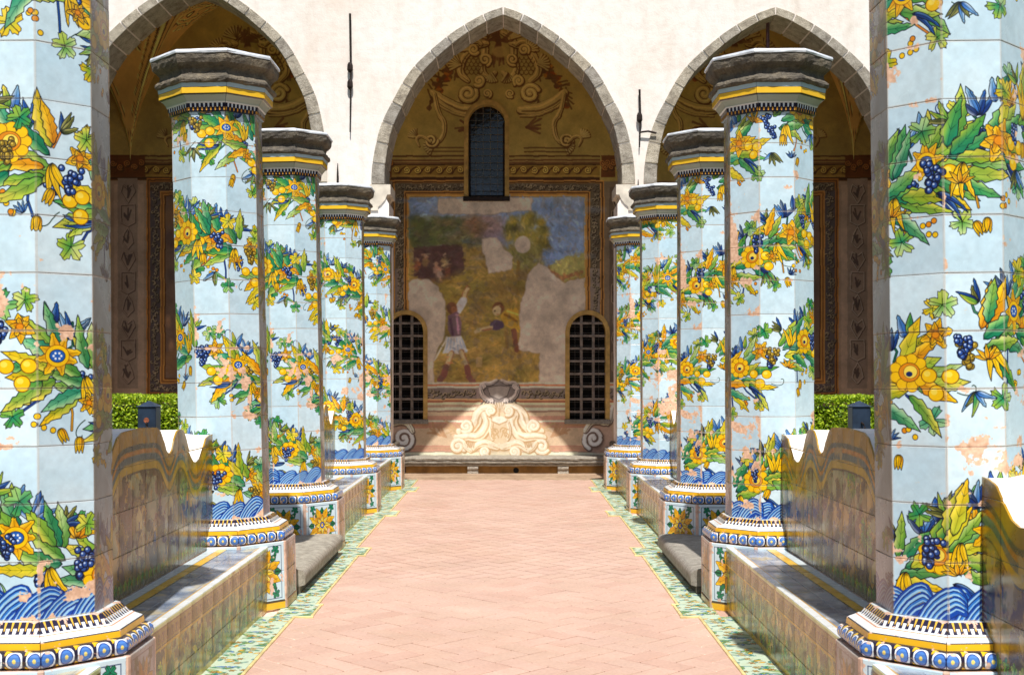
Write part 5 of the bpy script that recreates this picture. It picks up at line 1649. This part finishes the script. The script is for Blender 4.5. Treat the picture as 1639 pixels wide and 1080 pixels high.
for wi, (xc, hw, z0, zt) in enumerate(wins):
    # surround ring, slightly proud of the wall, with a deep reveal
    bo = .062; dep = .20
    inn = arched(0, hw, z0, zt); out = arched(0, hw + bo, z0 - .0, zt + bo)
    k = len(inn)
    V = []; 
    for (pts, y) in ((out, .002), (out, -.018), (inn, -.018), (inn, dep)):
        V += [(x, y, z) for x, z in pts]
    F = []
    for l in range(3):
        for j in range(k):
            if j == 0: continue        # the bottom is the sill
            F.append((l * k + j, l * k + (j + 1) % k, (l + 1) * k + (j + 1) % k, (l + 1) * k + j))
    bm = bmesh.new(); vs = [bm.verts.new(v) for v in V]
    for f in F: bm.faces.new([vs[i] for i in f])
    win = bm_obj('window', bm, M['ochre'], fw, (xc, 0, 0))
    sm = M['slab'] if wi else M['iron']
    box('sill', -hw - bo - .01, hw + bo + .01, -.05, dep, z0 - .065, z0, sm, win, .006)
    pane = arched(0, hw, z0, zt)
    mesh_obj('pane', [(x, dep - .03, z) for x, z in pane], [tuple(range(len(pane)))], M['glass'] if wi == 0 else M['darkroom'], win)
    def topz(x): return zt - hw + math.sqrt(max(0, hw * hw - x * x))
    def barv(x, r, y, nm, mt, bmx=None):
        bm_box(bmx, x - r, x + r, y - r, y + r, z0, topz(x))
    def barh(z, r, y, bmx):
        w_ = hw if z < zt - hw else math.sqrt(max(0, hw * hw - (z - (zt - hw)) ** 2))
        if w_ > .03: bm_box(bmx, -w_, w_, y - r, y + r, z - r, z + r)
    if wi == 0:
        b1 = bmesh.new()
        for i in range(1, 5): barv(-hw + 2 * hw * i / 5, .003, dep - .045, '', None, b1)
        for i in range(1, 13): barh(z0 + (zt - z0) * i / 13, .003, dep - .047, b1)
        bm_obj('glazing_bars', b1, M['leadcame'], win)
        b1 = bmesh.new()
        bm_box(b1, -hw, -hw + .03, dep - .08, dep - .05, z0, zt - hw * .9); bm_box(b1, hw - .03, hw, dep - .08, dep - .05, z0, zt - hw * .9); bm_box(b1, -hw, hw, dep - .08, dep - .052, z0, z0 + .04)
        bm_obj('casement', b1, M['iron'], win)
    else:
        b1 = bmesh.new()
        for i in (1, 2, 4, 5): barv(-hw + 2 * hw * i / 6, .0022, dep - .05, '', None, b1)
        for i in range(18): barh(z0 + .065 + i * .091, .0022, dep - .053, b1)
        bm_obj('glazing_bars', b1, M['leadcame'], win)
        for i in (1, 2):
            b2 = bmesh.new(); barv(-hw + 2 * hw * i / 3, .019, .05, '', None, b2); bm_obj('iron_bar', b2, M['bars'], win)
        for i in range(8):
            b2 = bmesh.new(); barh(z0 + .11 + i * .182, .017, .032, b2)
            if len(b2.verts): bm_obj('iron_bar', b2, M['bars'], win)
            else: b2.free()
# solid masonry behind the painted skin
box('masonry', -6.4, 6.2, .25, .6, -.1, 6.9, M['ochre'], fw)

# ------------------------------------------------------------------ stone bench at the painted wall
M['benchriser'] = plain("brown_riser", rgb(150, 112, 58), .85, amp=.3, scale=6)
wb = empty('stone_wall_bench', (0, W - .45, 0), "low grey stone bench along the foot of the painted wall", 'stone bench')
def sweep_x(name, prof, x0, x1, mat, parent, n=30, j=.002, seed=1):
    rr = random.Random(seed); V = []; F = []; k = len(prof)
    for i in range(n + 1):
        x = x0 + (x1 - x0) * i / n; dz = rr.uniform(-j, j)
        for (y, z) in prof: V.append((x, y + rr.uniform(-j, j), z + dz + rr.uniform(-j, j)))
    for i in range(n):
        for q in range(k): F.append((i * k + q, (i + 1) * k + q, (i + 1) * k + (q + 1) % k, i * k + (q + 1) % k))
    F += [tuple(range(k)), tuple(n * k + q for q in range(k - 1, -1, -1))]
    bm = bmesh.new(); vs = [bm.verts.new(v) for v in V]
    for f in F: bm.faces.new([vs[t_] for t_ in f])
    return bm_obj(name, bm, mat, parent)
zs = .125
sweep_x('seat', [(.44, zs + .055), (.02, zs + .05), (-.015, zs + .035), (-.01, zs + .015), (.012, zs + .008), (.0, zs - .01), (.004, zs - .03), (.03, zs - .036), (.022, zs - .055), (.04, zs - .075), (.44, zs - .075)],
        -1.44, 1.42, M['slab'], wb, 40, .003)
box('riser', -1.40, 1.40, .10, .44, -.06, zs - .076, M['benchriser'], wb)
for px in (757, 901.5):
    x = PX(px, 0)[0] * (17.4 / 17.8)
    sweep_x('support', [(.12, zs - .078), (.03, zs - .078), (.026, zs - .11), (.05, zs - .125), (.045, zs - .19), (.12, zs - .19)], x - .075, x + .075, M['vouss'], wb, 4, .002)
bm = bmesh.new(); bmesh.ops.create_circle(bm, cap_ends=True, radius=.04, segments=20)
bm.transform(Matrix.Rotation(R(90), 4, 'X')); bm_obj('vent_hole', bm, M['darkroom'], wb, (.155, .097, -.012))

# ------------------------------------------------------------------ vaults over the walk behind the arches
def vault_mat():
    m, nt, b = new_mat("painted_vault")
    a = N(nt, "ShaderNodeVertexColor"); a.layer_name = "paint"
    n = noise(nt, 1.8, 7, .65); f = noise(nt, 25, 4)
    c = mixc(nt, .8, a.outputs[0], ramp(nt, n.outputs[0], [(.3, (.6, .56, .5, 1)), (.7, (1.15, 1.12, 1.05, 1))]).outputs[0], 'MULTIPLY')
    nt.links.new(c, b.inputs['Base Color']); b.inputs['Roughness'].default_value = .9
    bump(nt, b, f.outputs[0], .3, .005)
    return m
M['vault'] = vault_mat()
vb = [(-9.0, -5.40), (-5.40, -1.70), (-1.70, 1.62), (1.62, 5.02), (5.02, 8.4)]
rngv = random.Random(9)
vault_root = tag(empty('vault', (0, 0, 0)), kind='structure')
for bi, (xa, xb) in enumerate(vb):
    nx, ny = 260, 150
    yA, yB = A + T, W
    zs_, zt1, zt2 = 4.42, 6.75, 6.25
    V = []; F = []; col = []
    xc, hb = (xa + xb) / 2, (xb - xa) / 2
    def prof(t): return (1 - abs(t) ** 2.1) ** .62     # slightly pointed cell
    spots = [(rngv.uniform(-.75, .75), rngv.uniform(-.75, .75)) for _ in range(5)]
    base = np.array(lin(dsp(132, 106, 58))); dark = np.array(lin(dsp(60, 40, 20))); lite = np.array(lin(dsp(158, 136, 80)))
    pn = fbm(ny + 1, nx + 1, 22, np.random.default_rng(bi), 3)
    for j in range(ny + 1):
        for i in range(nx + 1):
            u = -1 + 2 * i / nx; v = -1 + 2 * j / ny
            z1 = zs_ + (zt1 - zs_) * prof(u); z2 = zs_ + (zt2 - zs_) * prof(v)
            z = max(z1, z2)
            V.append((xc + u * hb, yA + (v + 1) / 2 * (yB - yA), z))
            g = abs(z1 - z2); c = base
            if g < .04: c = lite
            elif .05 < g < .10: c = dark
            elif .20 < g < .235: c = dark * 1.2
            elif .26 < g < .28: c = lite
            else:
                # scroll foliage in the middle of each cell
                cell_u, cell_v = (u, 0) if z2 > z1 else (0, v)
                r = math.hypot(u - (0 if z2 < z1 else math.copysign(.62, u)), v - (0 if z2 > z1 else math.copysign(.62, v)))
                if r < .62 and g > .36:
                    q_ = (pn[j, i] * 9 + r * 3) % 1.0
                    if q_ < .22: c = dark
                    elif q_ > .82: c = lite
                    elif pn[j, i] > .55: c = base * .7
            col.append((*c, 1.0))
    for j in range(ny):
        for i in range(nx):
            a = j * (nx + 1) + i
            F.append((a, a + nx + 1, a + nx + 2, a + 1))
    o = mesh_obj('vault_cell', V, F, M['vault'], vault_root, smooth=True)
    ca = o.data.color_attributes.new(name="paint", type='FLOAT_COLOR', domain='POINT')
    ca.data.foreach_set("color", np.array(col, np.float32).ravel())
# roof mass above the vaults and the ends of the passage
box('roof_mass', -11, 11, .2, W - A + .6, 6.92, 9.45, M['plaster'], wall)
for x in (-9.2, 8.6): box('end_wall', x - .2, x + .2, A - W + T, .6, -.1, 6.95, M['ochre'], fw)
for sg in (-1, 1): box('plain_stretch', *sorted((sg * 6.21, sg * 9.4)), .0, .3, -.1, 6.95, M['ochre'], fw)

# ------------------------------------------------------------------ hedges and garden posts
def leafm():
    m, nt, b = new_mat("box_leaf")
    g = N(nt, "ShaderNodeNewGeometry")
    c = ramp(nt, g.outputs['Random Per Island'], [(0, rgb(84, 112, 14)), (.45, rgb(150, 182, 24)), (1, rgb(208, 226, 60))]).outputs[0]
    nt.links.new(c, b.inputs['Base Color']); b.inputs['Roughness'].default_value = .45
    b.inputs['Subsurface Weight'].default_value = 0.0
    tr = N(nt, "ShaderNodeBsdfTranslucent"); nt.links.new(c, tr.inputs[0])
    mx = N(nt, "ShaderNodeMixShader"); mx.inputs[0].default_value = .35
    out = nt.nodes.get("Material Output")
    nt.links.new(b.outputs[0], mx.inputs[1]); nt.links.new(tr.outputs[0], mx.inputs[2]); nt.links.new(mx.outputs[0], out.inputs[0])
    return m
M['leaf'] = leafm()
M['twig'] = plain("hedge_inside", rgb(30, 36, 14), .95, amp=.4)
def hedge(x0, x1, y0, y1, h, label, seed):
    rr = random.Random(seed)
    root = empty('box_hedge', ((x0 + x1) / 2, (y0 + y1) / 2, -.1), label, 'hedge', 'clipped hedges beside the arcade')
    cx, cy = (x0 + x1) / 2, (y0 + y1) / 2
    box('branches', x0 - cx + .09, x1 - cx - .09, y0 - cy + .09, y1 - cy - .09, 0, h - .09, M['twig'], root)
    V = []; F = []
    def lf(p, n):
        s = rr.uniform(.008, .015)
        d = Vector((rr.gauss(0, 1), rr.gauss(0, 1), rr.gauss(0, 1))).normalized()
        nn = (n * .7 + d).normalized(); a = nn.orthogonal().normalized(); b = nn.cross(a)
        th = rr.random() * 6.28; a2 = a * math.cos(th) + b * math.sin(th); b2 = nn.cross(a2)
        k = len(V)
        V.extend([p - a2 * s * 1.3, p + b2 * s * .7, p + a2 * s * 1.3 + nn * s * .3, p - b2 * s * .7]); F.append((k, k + 1, k + 2, k + 3))
    A1 = (x1 - x0) * h; A2 = (x1 - x0) * (y1 - y0)
    for _ in range(int(A1 * 7500)):
        dd = abs(rr.gauss(0, .035)); x = rr.uniform(x0, x1) - cx; z = rr.uniform(h * .3, h + .0)
        bmp = .03 * math.sin(x * 9) * math.sin(z * 11 + x * 4)
        lf(Vector((x, y0 - cy + dd + bmp, z)), Vector((0, -1, .3)))
    for _ in range(int(A2 * 6500)):
        dd = abs(rr.gauss(0, .02))
        x = rr.uniform(x0, x1) - cx; y = rr.uniform(y0, y1) - cy
        lf(Vector((x, y, h - dd + .012 * math.sin(x * 13) * math.sin(y * 11))), Vector((0, 0, 1)))
    mesh_obj('foliage', V, F, M['leaf'], root)
hedge(-5.6, -2.05, 10.4, 11.3, 1.26, "bright green clipped hedge on the left, seen over the first bench back", 1)
hedge(2.05, 5.6, 10.4, 11.3, 1.255, "bright green clipped hedge on the right, seen over the first bench back", 2)
M['post'] = plain("slate_blue_post", rgb(50, 68, 92), .45, .3, amp=.35, scale=9)
def post(x, label, hook):
    root = empty('garden_post', (x, 8.0, -.06), label, 'post', 'slate blue posts before the hedges')
    bm = bmesh.new(); bm_box(bm, -.058, .058, -.058, .058, 0, 1.20, .005); bm_obj('shaft', bm, M['post'], root)
    bm = bmesh.new()
    r = bmesh.ops.create_cone(bm, cap_ends=True, segments=4, radius1=.094, radius2=.006, depth=.035)
    bm.transform(Matrix.Translation((0, 0, 1.2185)) @ Matrix.Rotation(R(45), 4, 'Z')); bm_obj('cap', bm, M['post'], root)
    bm = bmesh.new()
    tube_mesh(bm, [(0, -.06, 1.10), (.004, -.085, 1.09), (.012, -.09, 1.07), (.006, -.08, 1.045), (.002, -.062, 1.03)], .006, 6)
    bm_obj('catch', bm, M['iron'], root)
    if hook:
        bm = bmesh.new(); bmesh.ops.create_circle(bm, cap_ends=True, radius=.018, segments=9); bm.transform(Matrix.Rotation(R(90), 4, 'X'))
        bm_obj('rust_spot', bm, plain("rust", rgb(150, 84, 56), .9, amp=.4, scale=40), root, (-.002, -.0595, 1.115))
post((239 - 817) / 250 + .076, "slate blue square post in front of the left hedge, rust mark on its face", True)
post((1375 - 817) / 250 + .076, "slate blue square post in front of the right hedge", False)
